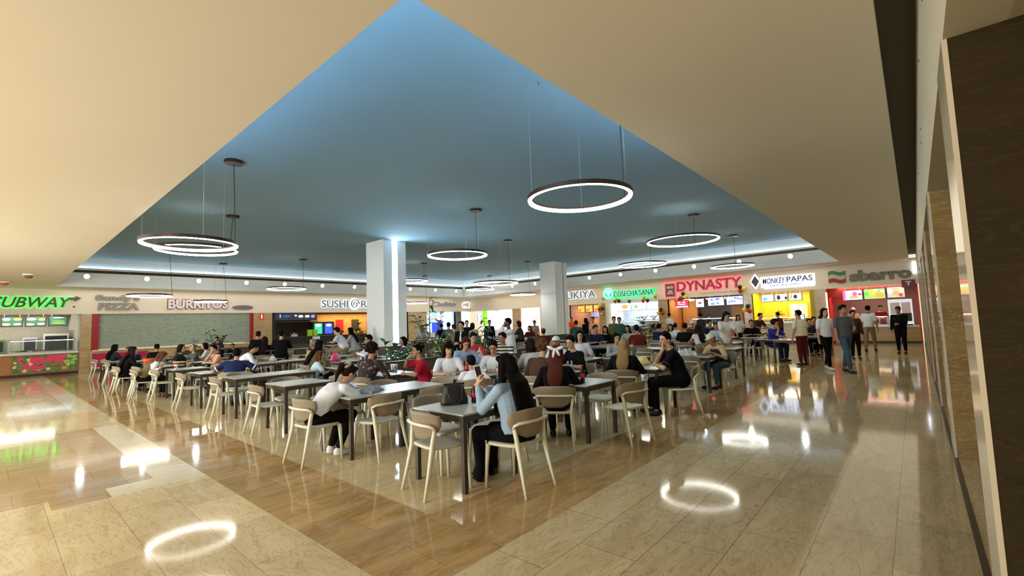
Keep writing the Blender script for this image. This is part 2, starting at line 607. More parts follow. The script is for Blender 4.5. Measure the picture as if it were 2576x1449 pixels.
# ------------------------------------------------------------------ pendant rings, spots, detectors
RINGS = [  # cx, cy, z, diameter, canopy dx, dy, label
    (6.05, 3.82, 3.53, 1.60, 0.66, -0.42, 'nearest ring pendant, glowing beside the brown ceiling edge'),
    (2.57, 10.61, 3.40, 1.60, 0.76, 0.04, 'outer of the two overlapping ring pendants by the cream ceiling'),
    (3.90, 15.42, 4.05, 2.01, 1.02, 0.35, 'inner of the two overlapping ring pendants by the cream ceiling'),
    (9.25, 10.22, 3.72, 1.77, 0.87, 0.06, 'ring pendant between the two white columns, nearest of that row'),
    (15.36, 5.72, 4.19, 2.30, 1.20, 0.0, 'large ring pendant above the black shirted man, upper of the pair'),
    (20.11, 9.43, 4.13, 2.15, 1.05, 0.06, 'ring pendant in front of the far cornice above the green lit sign'),
    (21.48, 5.90, 3.77, 1.72, 0.82, 0.08, 'ring pendant in front of the cornice above the white lit sign'),
    (14.04, 13.18, 3.32, 1.87, 0.90, 0.05, 'ring pendant beside the far column, upper of the three there'),
    (23.9, 24.0, 4.20, 2.10, 1.0, 0.0, 'ring pendant touching the far corner of the cornice'),
    (21.29, 17.78, 3.34, 1.52, -0.17, -0.6, 'small low ring pendant just left of the dark grooved column'),
    (15.61, 21.19, 4.20, 1.86, 0.92, 0.0, 'ring pendant half hidden behind the lit column, upper one'),
    (19.94, 26.5, 3.30, 1.66, 0.75, -0.09, 'ring pendant half hidden behind the lit column, lower one'),
    (9.67, 23.26, 3.72, 1.75, 0.85, 0.07, 'ring pendant in front of the cornice left of the swirl sign'),
    (4.34, 23.60, 3.28, 1.50, 0.62, 0.0, 'ring pendant hanging before the grey pizza lettering'),
    (7.42, 26.9, 3.27, 1.42, 0.55, 0.0, 'ring pendant hanging before the red and white lettering'),
]
for cx, cy, z, D, dx, dy, lab in RINGS:
    t = empty('ring_pendant', (cx, cy, z), 0, lab, 'pendant light', 'ring pendants under the raised ceiling')
    R = D / 2
    n = 64
    def tor(prof):
        b = MB(); rings = []
        for i in range(n + 1):
            a = 2 * math.pi * i / n
            rings.append([((R + p) * math.cos(a), (R + p) * math.sin(a), q) for p, q in prof])
        b.loft(rings, closed=False)
        return b
    tor([(-0.045, -0.03), (0.0, -0.045), (0.008, -0.02), (0.008, 0.005), (-0.045, 0.0)]).build('diffuser', M_ring, t, smooth=True)
    tor([(0.010, -0.025), (0.018, -0.015), (0.018, 0.04), (-0.05, 0.04), (-0.05, 0.006), (0.010, 0.006)]).build('housing', M_ringb, t)
    zc = ZB - z
    MB().lathe([(0.17, zc - 0.07), (0.185, zc - 0.06), (0.185, zc - 0.001), (0.02, zc)], (dx, dy, 0), 24).build('ceiling_canopy', M_ringb, t)
    k = R / math.hypot(dx, dy)
    ex, ey = (dx * k, dy * k)
    cb = MB(); cb.cyl((dx, dy, zc - 0.06), (dx + (ex - dx) * 0.6, dy + (ey - dy) * .6, zc * 0.5), 0.008, n=6); cb.cyl((dx + (ex - dx) * 0.6, dy + (ey - dy) * .6, zc * 0.5), (ex, ey, 0.04), 0.008, n=6)
    cb.build('power_cord', M_ringb, t)
    for a in (30, 150, 270):
        x, y = R * math.cos(math.radians(a)), R * math.sin(math.radians(a))
        MB().cyl((x, y, 0.03), (x, y, zc), 0.0022, n=5).build('suspension_wire', M_steel, t)

spotsL = [2.85, 5.01, 7.16, 9.43, 11.5, 13.8, 16.0, 18.2, 20.5, 22.86, 25.0]
spotsR = [26.8, 24.7, 22.6, 20.42, 18.1, 15.86, 13.62, 11.34, 9.09, 6.75, 4.41]
def spot(p, nrm, m, lab, grp):
    t = empty('spotlight', p, 0, lab, 'spotlight', grp)
    t.rotation_euler = Vector(nrm).to_track_quat('Z', 'Y').to_euler()
    MB().lathe([(0.13, 0.0), (0.13, 0.02), (0.105, 0.025), (0.10, 0.005)], n=20).build('trim_ring', M_steel, t)
    MB().lathe([(0.105, 0.002), (0.105, 0.016), (0.02, 0.018)], n=20).build('lens', m, t)
for u in spotsL:
    spot((u, RY1 - 0.055, 4.40), (0, -0.96, -0.28), M_spot, 'round white spotlight in the left cornice band', 'spotlights in the left cornice')
for i, u in enumerate(spotsR):
    spot((RX1 - 0.055, u, 4.40), (-0.96, 0, -0.28), M_spotw if i in (3, 6, 7, 9) else M_spot, 'round spotlight in the right cornice band', 'spotlights in the right cornice')
for (x, y, lab, m) in ((12, 709, 'small red detector on the cream ceiling near the left edge', mat('detector_red', (0.75, 0.10, 0.04), 0.5)),
                       (72, 690, 'small brown detector on the cream ceiling near the left edge', mat('detector_brown', (0.20, 0.10, 0.05), 0.5))):
    p = at_z(x, y, ZL)
    t = empty('ceiling_detector', p, 0, lab, 'detector')
    MB().lathe([(0.16, 0.0), (0.16, -0.03), (0.06, -0.05)], n=16).build('base', M_white, t)
    MB().lathe([(0.10, -0.05), (0.12, -0.10), (0.05, -0.15)], n=16).build('head', m, t)
p = at_z(1355, 206, ZB)
MB().cyl((0, 0, 0), (0, 0, -0.05), 0.012).build('sprinkler', M_steel, M=Matrix.Translation(p), label='tiny sprinkler head on the raised blue ceiling', cat='sprinkler')

# ------------------------------------------------------------------ chair and table prototypes
def chair_proto():
    t = empty('dining_chair', (0, 0, 0), 0, 'cream chair', 'chair')
    # seat
    rings = []
    def outline(z, k, g=0.0):
        pts = []
        for a in range(20):
            th = 2 * math.pi * a / 20
            c_, s_ = math.cos(th), math.sin(th)
            x = (abs(c_) ** 0.45) * (1 if c_ >= 0 else -1) * 0.225 * k
            y = (abs(s_) ** 0.45) * (1 if s_ >= 0 else -1) * 0.225 * k
            x *= 1.0 - 0.10 * (y < 0) * abs(y) / .225
            pts.append((x, y, z - g * 0.012 + (0.012 * (y / 0.225) ** 2 if y < 0 else -0.012 * (y / 0.225) ** 3)))
        return pts
    b = MB()
    b.loft([outline(0.418, 0.9), outline(0.425, 1.0), outline(0.445, 1.0), outline(0.452, 0.96), outline(0.446, 0.6), outline(0.443, 0.1)])
    b.build('seat', M_seat, t, smooth=True)
    # backrest shell, wrapping round the sitter
    b = MB()
    nu, nv = 14, 8
    fr_, bk = [], []
    for j in range(nv + 1):
        v = j / nv
        z = 0.515 + 0.275 * v
        hw = 0.265 * (1 - (1 - min(1, v * 1.5 + 0.0)) ** 2.4 * 0.62) * (1 - max(0, v - 0.82) ** 2 * 3.2)
        for i in range(nu + 1):
            u = -1 + 2 * i / nu
            x = u * hw
            y = -0.235 - 0.05 * v + 1.9 * x * x
            zz = z - (0.03 * (abs(u) ** 4) if v > 0.9 else 0)
            n = Vector((3.8 * x, -1, 0)).normalized()
            bk.append(Vector((x, y, zz)) + n * 0.007)
            fr_.append(Vector((x, y, zz)) - n * 0.007)
    K = nu + 1
    N_ = len(bk)
    fs = []
    for j in range(nv):
        for i in range(nu):
            a = j * K + i
            fs.append((a, a + 1, a + K + 1, a + K))
            fs.append((N_ + a, N_ + a + K, N_ + a + K + 1, N_ + a + 1))
    rim = [i for i in range(K)] + [j * K + nu for j in range(1, nv + 1)] + [nv * K + i for i in range(nu - 1, -1, -1)] + [j * K for j in range(nv - 1, 0, -1)]
    for q in range(len(rim)):
        a, c_ = rim[q], rim[(q + 1) % len(rim)]
        fs.append((c_, a, N_ + a, N_ + c_))
    b.add(bk + fr_, fs)
    b.build('backrest', M_shell, t, smooth=True)
    # rail round the back at arm height, with its two bent ends
    b = MB()
    b.sweep([(-0.231, -0.183, 0.61), (-0.238, -0.20, 0.645), (-0.215, -0.235, 0.665), (-0.11, -0.268, 0.668), (0, -0.276, 0.668), (0.11, -0.268, 0.668), (0.215, -0.235, 0.665), (0.238, -0.20, 0.645), (0.231, -0.183, 0.61)], 0.034, 0.026)
    b.build('back_rail', M_fr, t, smooth=True)
    # apron under the seat
    for sx in (-1, 1):
        MB().sweep([(sx * 0.232, -0.305, 0.0), (sx * 0.216, -0.25, 0.22), (sx * 0.204, -0.205, 0.42), (sx * 0.212, -0.195, 0.52), (sx * 0.230, -0.185, 0.62)], [0.022, 0.028, 0.040, 0.038, 0.034], [0.026, 0.034, 0.046, 0.042, 0.034], side=(1, 0, 0)).build('leg', M_fr, t, smooth=True)
        MB().sweep([(sx * 0.212, 0.215, 0.0), (sx * 0.205, 0.205, 0.22), (sx * 0.195, 0.19, 0.425)], [0.024, 0.03, 0.044], [0.026, 0.032, 0.046], side=(1, 0, 0)).build('leg', M_fr, t, smooth=True)
    return reg(t)


def table_proto():
    t = empty('cafe_table', (0, 0, 0), 0, 'table', 'table')
    b = MB(); b.box(-0.39, -0.39, 0.728, 0.39, 0.39, 0.745)
    b.build('table_top', M_top, t, bevel=0.003)
    b = MB()
    b.box(-0.385, -0.385, 0.712, 0.385, 0.385, 0.728)
    b.build('edge_band', M_leg, t)
    b = MB()
    for s in (-1, 1):
        b.box(-0.36, s * 0.365 - 0.012, 0.665, 0.36, s * 0.365 + 0.012, 0.712)
        b.box(s * 0.365 - 0.012, -0.36, 0.665, s * 0.365 + 0.012, 0.36, 0.712)
    b.build('apron', M_leg, t)
    for sx in (-1, 1):
        for sy in (-1, 1):
            MB().box(sx * 0.36 - 0.022, sy * 0.36 - 0.022, 0, sx * 0.36 + 0.022, sy * 0.36 + 0.022, 0.712).build('leg', M_leg, t)
    return reg(t)


CHAIR = chair_proto()
TABLE = table_proto()
used = {'c': False, 't': False}
ORD = ['first', 'second', 'third', 'fourth', 'fifth', 'sixth', 'seventh', 'eighth', 'ninth', 'tenth', 'eleventh', 'twelfth', 'thirteenth', 'fourteenth']


def put(proto, key, x, y, rz, label, group=None):
    if not used[key]:
        used[key] = True
        o = proto
        o.location = (x, y, 0); o.rotation_euler = (0, 0, rz); o['label'] = label
    else:
        o = copy_tree(proto, (x, y, 0), rz, label)
    if group: o['group'] = group
    return o


CH = []      # every chair: x, y


def chair(x, y, face, label, group='cream and taupe chairs of the food court'):
    CH.append((x, y))
    return put(CHAIR, 'c', x, y, math.radians(face - 90), label, group)


TABS = []
def table(x, y, label, group='square tables of the food court'):
    TABS.append((x, y))
    return put(TABLE, 't', x, y, 0, label, group)


GX = [3.41, 5.59, 7.81, 10.40, 12.75, 15.0, 17.3, 19.6, 21.9, 24.2]
GY = [3.71, 5.71, 7.93, 10.13, 12.19, 14.30, 16.42, 18.6, 20.8, 23.0, 25.2]


# ------------------------------------------------------------------ shop fronts
def em(name, col=None, s=1.5):
    if not col: return MATS['lit_' + name]
    return mat('lit_' + name, [c * 0.4 for c in col], 0.5, emit=col, es=s * 0.36)


def sbox(name, M, u0, u1, d0, d1, z0, z1, m, parent=None, kind=None, label=None, cat=None, group=None, bevel=0):
    b = MB(); b.box(u0, d0, z0, u1, d1, z1)
    return b.build(name, m, parent=parent, M=None if parent is not None else M, kind=kind, label=label, cat=cat, group=group, bevel=bevel)


def board(name, M, u0, u1, z0, z1, d, bg, blobs, label, cat, frame=None, strength=1.3, lines=(), group=None, fw=0.03):
    """a flat lit menu board or screen: frame and picture, blobs = (cx, cz, rx, rz, colour) in 0..1 of the board"""
    t = empty(name, label=label, cat=cat, group=group, M=M @ Matrix.Translation(((u0 + u1) / 2, d, (z0 + z1) / 2)))
    w, h = (u1 - u0) / 2, (z1 - z0) / 2
    sbox('frame', M, -w, w, 0, 0.05, -h, h, frame or M_black, parent=t)
    b = MB(); ms = [em(bg[0], bg[1], strength)]
    b.quad((-w + fw, -0.002, -h + fw), (w - fw, -0.002, -h + fw), (w - fw, -0.002, h - fw), (-w + fw, -0.002, h - fw))
    names = {}
    for (cx, cz, rx, rz, cn, cc) in blobs:
        if cn not in names:
            names[cn] = len(ms); ms.append(em(cn, cc, strength))
        b.cur = names[cn]
        x, z = -w + cx * 2 * w, -h + cz * 2 * h
        if rx < 0:
            rx = -rx
            b.quad((x - rx * 2 * w, -0.004, z - rz * 2 * h), (x + rx * 2 * w, -0.004, z - rz * 2 * h), (x + rx * 2 * w, -0.004, z + rz * 2 * h), (x - rx * 2 * w, -0.004, z + rz * 2 * h))
        else:
            pts = [(x + rx * 2 * w * math.cos(k * math.pi / 8), -0.004, z + rz * 2 * h * math.sin(k * math.pi / 8)) for k in range(16)]
            b.add(pts, [tuple(range(16))])
    b.cur = 0
    b.build('picture', ms if len(ms) > 1 else ms[0], t)
    if z1 > 2.5 and name == 'menu_board':
        for q in (-.7, .7):
            MB().box(q * w - .01, .01, h - .01, q * w + .01, .03, ZO + .02 - (z0 + z1) / 2).build('hanger', M_steel, t)
    return t


ORA = ('orange', (1.0, 0.32, 0.06)); REDC = ('red', (1.0, 0.05, 0.08)); PINK = ('pink', (1.0, 0.12, 0.35)); WHT = ('white', (0.95, 0.97, 1.0))
YEL = ('yellow', (1.0, 0.72, 0.03)); GRN = ('green', (0.10, 0.75, 0.12)); BLU = ('blue', (0.08, 0.16, 1.0)); BRN = ('brown', (0.40, 0.15, 0.05))
PAL = ('palelilac', (0.62, 0.66, 1.0)); TAN = ('tan', (0.85, 0.55, 0.30)); DGR = ('darkgreen', (0.05, 0.14, 0.08)); CYA = ('cyan', (0.2, 0.7, 1.0)); GRY = ('greylit', (0.35, 0.38, 0.42)); DRK = ('darklit', (0.02, 0.02, 0.03))


def shell(M, u0, u1, depth, wall, floorm=None, ceil=None, side=None):
    """interior of one shop: back, two sides, ceiling"""
    b = MB()
    b.box(u0, depth, 0, u1, depth + 0.05, ZO + 0.1)
    S('wall_back', b, wall, M=M)
    for x in (u0 - 0.04, u1):
        b = MB()
        b.box(x, 0.05, 0, x + 0.04, depth, ZO + 0.1)
        S('wall_side', b, side or wall, M=M)
    b = MB()
    b.box(u0, 0.2, ZO + 0.02, u1, depth, ZO + 0.06)
    S('ceiling_shop', b, ceil or M_white, M=M)


def counter(M, u0, u1, d0, d1, z, front, top, label, base=None, lip=0.05, panel=None):
    t = empty('service_counter', label=label, cat='counter', M=M @ Matrix.Translation((u0 + .02, d0, 0)))
    w, dd = u1 - u0 - .04, d1 - d0
    sbox('body', M, 0, w, 0.03, dd, 0.12, z - 0.06, front, parent=t)
    sbox('worktop', M, -0.0, w, -lip, dd + 0.02, z - 0.06, z, top, parent=t, bevel=0.008)
    sbox('plinth', M, 0, w, 0.06, dd, 0, 0.12, base or M_dark, parent=t)
    return t


def case(M, u0, u1, d0, d1, z0, z1, label, tint=None, lit=None, food=None):
    """glass fronted food case standing on a counter"""
    t = empty('display_case', label=label, cat='display case', M=M @ Matrix.Translation((u0, d0, z0)))
    w, dd, h = u1 - u0, d1 - d0, z1 - z0
    sbox('tray_base', M, 0, w, 0, dd, 0, 0.06, M_steel, parent=t)
    b = MB(); b.box(0, 0.02, 0.06, w, 0.03, h); b.box(0, 0.02, h - 0.015, w, dd, h)
    b.build('glass', M_glass, t)
    b = MB()
    for x in (0.0, w * 0.5, w - 0.02): b.box(x, 0.0, 0.06, x + 0.02, 0.02, h); b.box(x, dd - 0.02, 0.06, x + 0.02, dd, h); b.box(x, 0, h - .02, x + .02, dd, h + .001)
    b.box(0, 0, .055, w, .021, .075); b.box(0, dd - .021, .055, w, dd, .075)
    b.build('frame', M_steel, t)
    if lit: sbox('light_tube', M, 0.05, w - 0.05, dd * 0.5, dd * 0.5 + 0.04, h - 0.05, h - 0.02, lit, parent=t)
    if food:
        for i, mm in enumerate(food):
            x0 = 0.06 + i * (w - 0.12) / len(food)
            b = MB(); rr = random.Random(i + int(u0 * 10))
            for q in range(14):
                b.ell((x0 + rr.random() * (w - 0.12) / len(food) * 0.85 + 0.03, 0.1 + rr.random() * (dd - 0.2), 0.09 + rr.random() * 0.03), (0.05, 0.05, 0.035), n=7, m=5)
            b.build('food_tray', mm, t, smooth=True)
    return t


def light(M, u, d, w, dd, p, c, z=ZO - 0.02):
    o = area('shop_ceiling_light', (0, 0, 0), (w, dd), p * 0.45, c)
    o.matrix_world = M @ Matrix.Translation((u, d, z))
    return o


# plaster band with the signs, over both rows of shops
b = MB(); b.box(-8, 0, ZO, XF + 0.0, 0.15, ZL + 0.05); b.box(-8, -0.04, ZO - 0.06, XF - 0.04, 0.15, ZO + 0.0)
S('wall_left', b, M_facade, M=ML)
b = MB(); b.box(-YF, 0, ZO, 0.6, 0.15, ZL + 0.05); b.box(-YF, -0.04, ZO - 0.06, 0.4, 0.15, ZO)
S('wall_far', b, M_facade, M=MR)


def pil(M, u0, u1, m=None, d=0.0):
    return sbox('wall_pilaster', M, u0, u1, d - 0.03, 0.25, 0, ZO - 0.06, m or M_pil, kind='structure')


uL = lambda x: Lu(x)[0]
uR = lambda x: Ru(x)[0]
# --- left row: sandwich shop | shutter | sushi | brown | blue drinks
pil(ML, uL(204), uL(231))
pil(ML, uL(637), uL(684))
pil(ML, 21.6, uL(1073))
pil(ML, uL(1147), uL(1160), mat('dark_panel', (0.10, 0.07, 0.05), 0.4))
# sandwich shop
u0, u1 = -4.0, uL(204) - 0.02
W_in = mat('shop_wall_tan', (0.45, 0.42, 0.34), 0.6, noise=0.3, nscale=14)
shell(ML, u0, u1, 3.2, W_in)
light(ML, 0.5, 1.5, 3.5, 1.0, 90, (1.0, 0.96, 0.85))
counter(ML, u0, u1, 0.05, 0.85, 1.03, mat('wood_front', (0.40, 0.18, 0.06), 0.45, noise=0.2, nscale=6), M_cloud, 'long sandwich shop counter with white top under the green sign', base=mat('plinth_maroon', (0.05, 0.012, 0.01), 0.4))
case(ML, 0.6, 2.75, 0.10, 0.75, 1.03, 1.62, 'glass sneeze guard case on the sandwich counter, lit white', lit=em('tube', (0.7, 0.85, 1.0), 5), food=[mat('food_green', (0.10, 0.30, 0.05)), mat('food_red', (0.6, 0.05, 0.03)), mat('food_blue_tray', (0.12, 0.2, 0.35))])
# produce picture on the counter front
pan = board('produce_panel', ML, 0.72, 2.85, 0.16, 0.96, 0.02, ('producegreen', (0.05, 0.12, 0.03)), [], 'printed vegetable panel on the front of the sandwich counter', 'printed panel', frame=mat('wood_front'), strength=0.5)
vb = MB(); vm = [mat('print_pink', (0.80, 0.04, 0.16), 0.5), mat('print_green', (0.10, 0.25, 0.05), 0.5), mat('print_orange', (0.80, 0.30, 0.05), 0.5), mat('print_lime', (0.35, 0.55, 0.10), 0.5), mat('print_basket', (0.42, 0.13, 0.04), 0.5), mat('print_cream', (0.8, 0.65, 0.35), 0.5)]
rr = random.Random(3)
for i in range(150):
    x = rr.uniform(-0.98, 0.98); z = rr.uniform(-0.33, 0.32)
    k = 0 if (-0.85 < x < 0.0 and z > -0.25 and rr.random() < .8) else (0 if (0.05 < x < 0.62 and z > 0.08) else (4 if (0.08 < x < 0.6 and -0.15 < z <= 0.08) else (3 if x > 0.62 and z > -0.05 else rr.choice([1, 1, 2, 5, 1]))))
    vb.cur = k
    r_ = rr.uniform(0.05, 0.09)
    z = max(-0.36 + r_, min(0.36 - r_, z))
    vb.add([(x + r_ * math.cos(q * math.pi / 5) * 1.1, -0.006 - i * 0.00008, z + r_ * math.sin(q * math.pi / 5)) for q in range(10)], [tuple(range(10))])
vb.build('printed_vegetables', vm, pan)
for i, (a, c_, bl) in enumerate(((-0.55, 0.22, [(0.3, .7, .2, .12, *PINK), (.7, .3, .2, .12, *TAN)]), (0.36, 1.05, [(0.25, .72, .18, .12, *WHT), (.75, .72, .2, .12, *ORA), (.25, .25, .2, .12, *TAN), (.75, .25, .2, .12, *GRY)]),
                                 (1.12, 1.82, [(0.3, .72, .22, .12, *WHT), (.78, .68, .17, .12, *ORA), (.25, .22, .2, .12, *TAN), (.75, .25, .2, .12, *GRY)]), (1.9, 2.55, [(0.5, .85, .3, .05, *WHT), (.5, .5, .35, .05, *GRN), (.5, .3, .38, .05, *YEL)]))):
    board('menu_board', ML, a, c_, 2.26, 2.74, 1.5, DGR, bl, ['sandwich menu board cut by the left frame edge', 'sandwich menu board, next after the cut one', 'sandwich menu board with orange picture at its top', 'sandwich menu board with yellow lines, last before the stone pilaster'][i], 'menu board', strength=1.6)
for (a, b_, z0, z1, d, col, lab) in ((1.1, 1.6, 1.05, 1.75, 2.6, (0.5, 0.52, 0.55), 'steel oven behind the sandwich counter'), (1.8, 2.7, 1.0, 1.9, 2.5, (0.75, 0.75, 0.72), 'white framed bread cabinet behind the sandwich counter'), (0.0, 0.55, 1.05, 1.7, 2.6, (0.1, 0.25, 0.12), 'green drinks machine behind the sandwich counter')):
    t = empty('kitchen_appliance', label=lab, cat='appliance', M=ML @ Matrix.Translation(((a + b_) / 2, d, 0)))
    w = (b_ - a) / 2
    sbox('body', ML, -w, w, 0, 0.5, 0.02, z1, mat('appl_%d' % int(a * 10), col, 0.35, metal=0.3), parent=t, bevel=0.01)
    sbox('door', ML, -w + .06, w - .06, -0.02, 0.0, z0 + .08, z1 - .1, M_black, parent=t)
t = empty('paper_sheet', label='white price sheet hanging beside the stone pilaster', cat='sheet', M=ML @ Matrix.Translation((2.66, 0.3, 2.45)) @ Matrix.Rotation(math.radians(6), 4, 'Y'))
sbox('sheet', ML, -0.12, 0.12, 0, 0.012, -0.42, 0.38, M_cloud, parent=t)

# shuttered shop
u0, u1 = uL(232), uL(637)
M_red = mat('jamb_red', (0.32, 0.006, 0.01), 0.35)
M_shut = mat('shutter_steel', (0.64, 0.70, 0.62), 0.5, metal=0.1)
sbox('door_jamb', ML, u0, u0 + 0.24, -0.05, 0.2, 1.0, ZO - 0.06, M_red, kind='structure')
sbox('door_jamb', ML, u1 - 0.16, u1, -0.05, 0.2, 1.0, ZO - 0.06, M_red, kind='structure')
b = MB(); ns = 26
zz0, zz1 = 1.06, ZO - 0.06
for i in range(ns):
    a = zz0 + (zz1 - zz0) * i / ns; c_ = zz0 + (zz1 - zz0) * (i + 1) / ns; mid = (a + c_) / 2
    uu0, uu1 = u0 + 0.24, u1 - 0.16
    for (za, da, zb, db) in ((a, 0.13, a + 0.012, 0.07), (a + 0.012, 0.07, mid, 0.03), (mid, 0.03, c_ - 0.018, 0.075), (c_ - 0.018, 0.075, c_, 0.13)):
        b.quad((uu0, da, za), (uu1, da, za), (uu1, db, zb), (uu0, db, zb))
sh = b.build('roller_shutter', M_shut, M=ML, label='closed grey roller shutter under the pizza lettering', cat='shutter')
counter(ML, u0, u1, -0.12, 0.3, 1.04, M_pil, mat('cream_stone', (0.72, 0.66, 0.50), 0.3), 'stone counter with cream top below the closed shutter')
b = MB(); b.box(0, -0.02, 0, 2.1, 0.0, 0.72)
b.build('red_panel', mat('panel_magenta', (0.42, 0.0, 0.06), 0.4), M=ML @ Matrix.Translation((u0 + 0.02, -0.14, 0.15)), label='red front panel under the cream counter beside the stone pilaster', cat='panel')
t = empty('alarm_box', label='small red fire call box on the stone pilaster', cat='alarm box', M=ML @ Matrix.Translation((uL(657), -0.08, 2.55)))
sbox('case', ML, -0.11, 0.11, 0, 0.05, -0.17, 0.17, em('alarmred', (0.75, 0.03, 0.01), 0.5), parent=t, bevel=0.01)
sbox('lamp', ML, -0.025, 0.025, -0.01, 0.0, -0.12, 0.12, em('alarmlamp', (1, .8, .6), 2), parent=t)

# sushi shop
u0, u1 = uL(684), 21.6
shell(ML, u0, u1, 4.5, mat('sushi_wall', (0.03, 0.02, 0.015), 0.6), ceil=M_dark)
W_or = mat('sushi_orange_wall', (0.75, 0.38, 0.12), 0.7)
sbox('wall_partition', ML, 15.4, 21.4, 3.2, 3.3, 0.0, ZO - 0.05, W_or, kind='structure')
light(ML, 18.2, 2.5, 4.5, 0.3, 75, (1.0, 0.72, 0.36))
light(ML, 13.0, 2.0, 1.5, 0.3, 7, (0.9, 0.85, 0.8))
sbox('wall_bulkhead', ML, u0, u0 + 0.2, -0.02, 1.5, 0, ZO - 0.06, M_black, kind='structure')
board('menu_board', ML, 11.9, 14.6, 2.30, 2.82, 0.6, DRK, [(.12, .55, -.012, .2, 'cyan', (0.2, .7, 1.)), (.27, .55, .09, .12, 'navy', (0.02, .08, .3)), (.48, .6, .03, .1, *WHT), (.6, .5, .06, .16, *WHT), (.76, .5, .06, .16, 'softpink', (.9, .7, .9)), (.9, .5, .05, .2, 'plum', (.35, .2, .4))], 'black sushi menu board with white plates of food', 'menu board', strength=1.6)
sbox('shelf_rail', ML, 11.9, 14.7, 0.6, 0.8, 2.2, 2.25, mat('brown_wood', (0.10, 0.06, 0.04), 0.5), label='thin brown shelf under the black sushi menu board', cat='shelf')
counter(ML, u0 + 0.2, 21.4, 0.1, 0.8, 1.25, M_black, mat('counter_dark', (0.05, 0.045, 0.05), 0.25), 'long dark sushi counter under the swirl sign')
t = empty('price_card', label='small white card standing on the front of the sushi counter', cat='card', M=ML @ Matrix.Translation((14.3, 0.05, 1.12)))
sbox('card', ML, -0.25, 0.25, 0, 0.01, -0.1, 0.1, M_cloud, parent=t)
for i, (u, z, mm) in enumerate(((14.0, 1.25, 'lime'), (14.35, 1.25, 'lime'), (17.0, 1.25, 'limeyellow'))):
    b = MB(); w = 0.13 if i < 2 else 0.2
    b.box(-w, -.1, 0, w, .1, 0.42 if i < 2 else 0.3)
    b.build('napkin_box', mat(mm, (0.42, 0.70, 0.02) if mm == 'lime' else (0.70, 0.80, 0.02), 0.4), M=ML @ Matrix.Translation((u, 0.35, z)), label=['left lime green box on the sushi counter', 'right lime green box on the sushi counter', 'yellow box on the sushi counter before the orange wall'][i], cat='box')
t = empty('drinks_fridge', label='dark drinks machine with glowing green and blue fronts', cat='fridge', M=ML @ Matrix.Translation((15.9, 2.3, 0)))
sbox('body', ML, -0.8, 0.8, 0, 0.6, 0, 2.2, M_black, parent=t)
for k, (x, cc) in enumerate(((-0.38, CYA), (0.38, BLU))):
    b = MB(); b.cur = 0; b.box(x - .28, -0.03, 1.35, x + .28, 0, 2.1)
    b.build('glowing_panel', em(['aqua', 'deepblue'][k], [(0.05, 0.6, 0.35), (0.05, 0.12, 0.9)][k], 1.3), t)
    MB().ell((x, -0.04, 1.95), (.2, .02, .1), n=12, m=6).build('picture', em(*WHT), t)
for i, (x, cc) in enumerate(((17.6, (0.9, 0.02, 0.02)), (18.9, (0.06, 0.04, 0.02)), (20.2, (0.55, 0.16, 0.03)))):
    sbox('wall_poster', ML, x - .3, x + .3, 3.16, 3.2, 1.5, 2.35, mat('poster_%d' % i, cc, 0.6), label=['red poster on the orange wall of the sushi shop', 'dark green poster on the orange wall of the sushi shop', 'brown poster on the orange wall of the sushi shop'][i], cat='poster')
# blue drinks shop at the corner of the left row
u0, u1 = uL(1073), uL(1147)
shell(ML, u0, u1, 2.0, mat('shop_wall_pale_blue', (0.55, 0.68, 0.95), 0.6))
light(ML, (u0 + u1) / 2, 1.0, 2.4, 1.0, 70, (0.80, 0.90, 1.0))
board('menu_board', ML, u0 + .1, u0 + 1.55, 1.9, 2.72, 0.5, ('skylit', (0.35, 0.60, 1.0)), [(.3, .8, .3, .15, *WHT), (.35, .35, .07, .1, *REDC), (.6, .35, .08, .12, *ORA), (.85, .35, .08, .12, *REDC), (.12, .35, .06, .1, *WHT)], 'pale blue menu screen with orange pictures, left of the pair', 'menu board', frame=M_cloud)
board('menu_board', ML, u0 + 1.65, u1 - .1, 1.9, 2.72, 0.5, WHT, [(.12, .6, .04, .1, *REDC), (.25, .62, .04, .1, *REDC), (.4, .62, .05, .1, *PINK), (.6, .66, .03, .06, *GRY), (.75, .66, .03, .06, *GRY), (.2, .1, .2, .1, *BLU)], 'white menu screen with small pictures, right of the blue screen', 'menu board', frame=M_cloud)
sbox('blue_banner', ML, u0 + 1.0, u0 + 2.1, 0.55, 0.6, 1.0, 1.9, em('banner', (0.04, 0.07, 0.95), 1.0), label='deep blue banner hanging below the drinks menu screens', cat='banner')
counter(ML, u0, u1, 0.1, 0.6, 1.05, mat('front_white', (0.7, 0.72, 0.75), 0.4), M_cloud, 'white drinks counter under the metal script sign')
# purple screen shop wrapping the corner
u0 = uL(1160)
shell(ML, u0, XF, 2.6, mat('shop_wall_white', (0.85, 0.88, 0.92), 0.6))
light(ML, (u0 + XF) / 2 + 0.4, 1.0, 1.2, 1.0, 40, (0.85, 0.93, 1.0))

# --- right row
names_R = dict(green=(1213, 1223), white=(1223, 1289), mar1=(1289, 1308), wind=(1310, 1358), suk=(1432, 1507), mar2=(1507, 1524), cos=(1524, 1657), mar3=(1657, 1680), dyn=(1680, 1872), mar4=(1872, 1893), mon=(1893, 2040), mar5=(2052, 2082), sba=(2082, 2312))
def rr2(k): return uR(names_R[k][0]), uR(names_R[k][1])
a, b_ = rr2('mar1'); pil(MR, a, b_)
a, b_ = uR(1358), uR(1432); sbox('wall_plain', MR, a, b_, 0, 0.2, 0, ZO, M_facade, kind='structure')
a, b_ = rr2('mar2'); pil(MR, a, b_)
a, b_ = rr2('mar3'); pil(MR, a, b_)
a, b_ = rr2('mar4'); pil(MR, a, b_)
a, b_ = rr2('mar5'); pil(MR, a, b_)
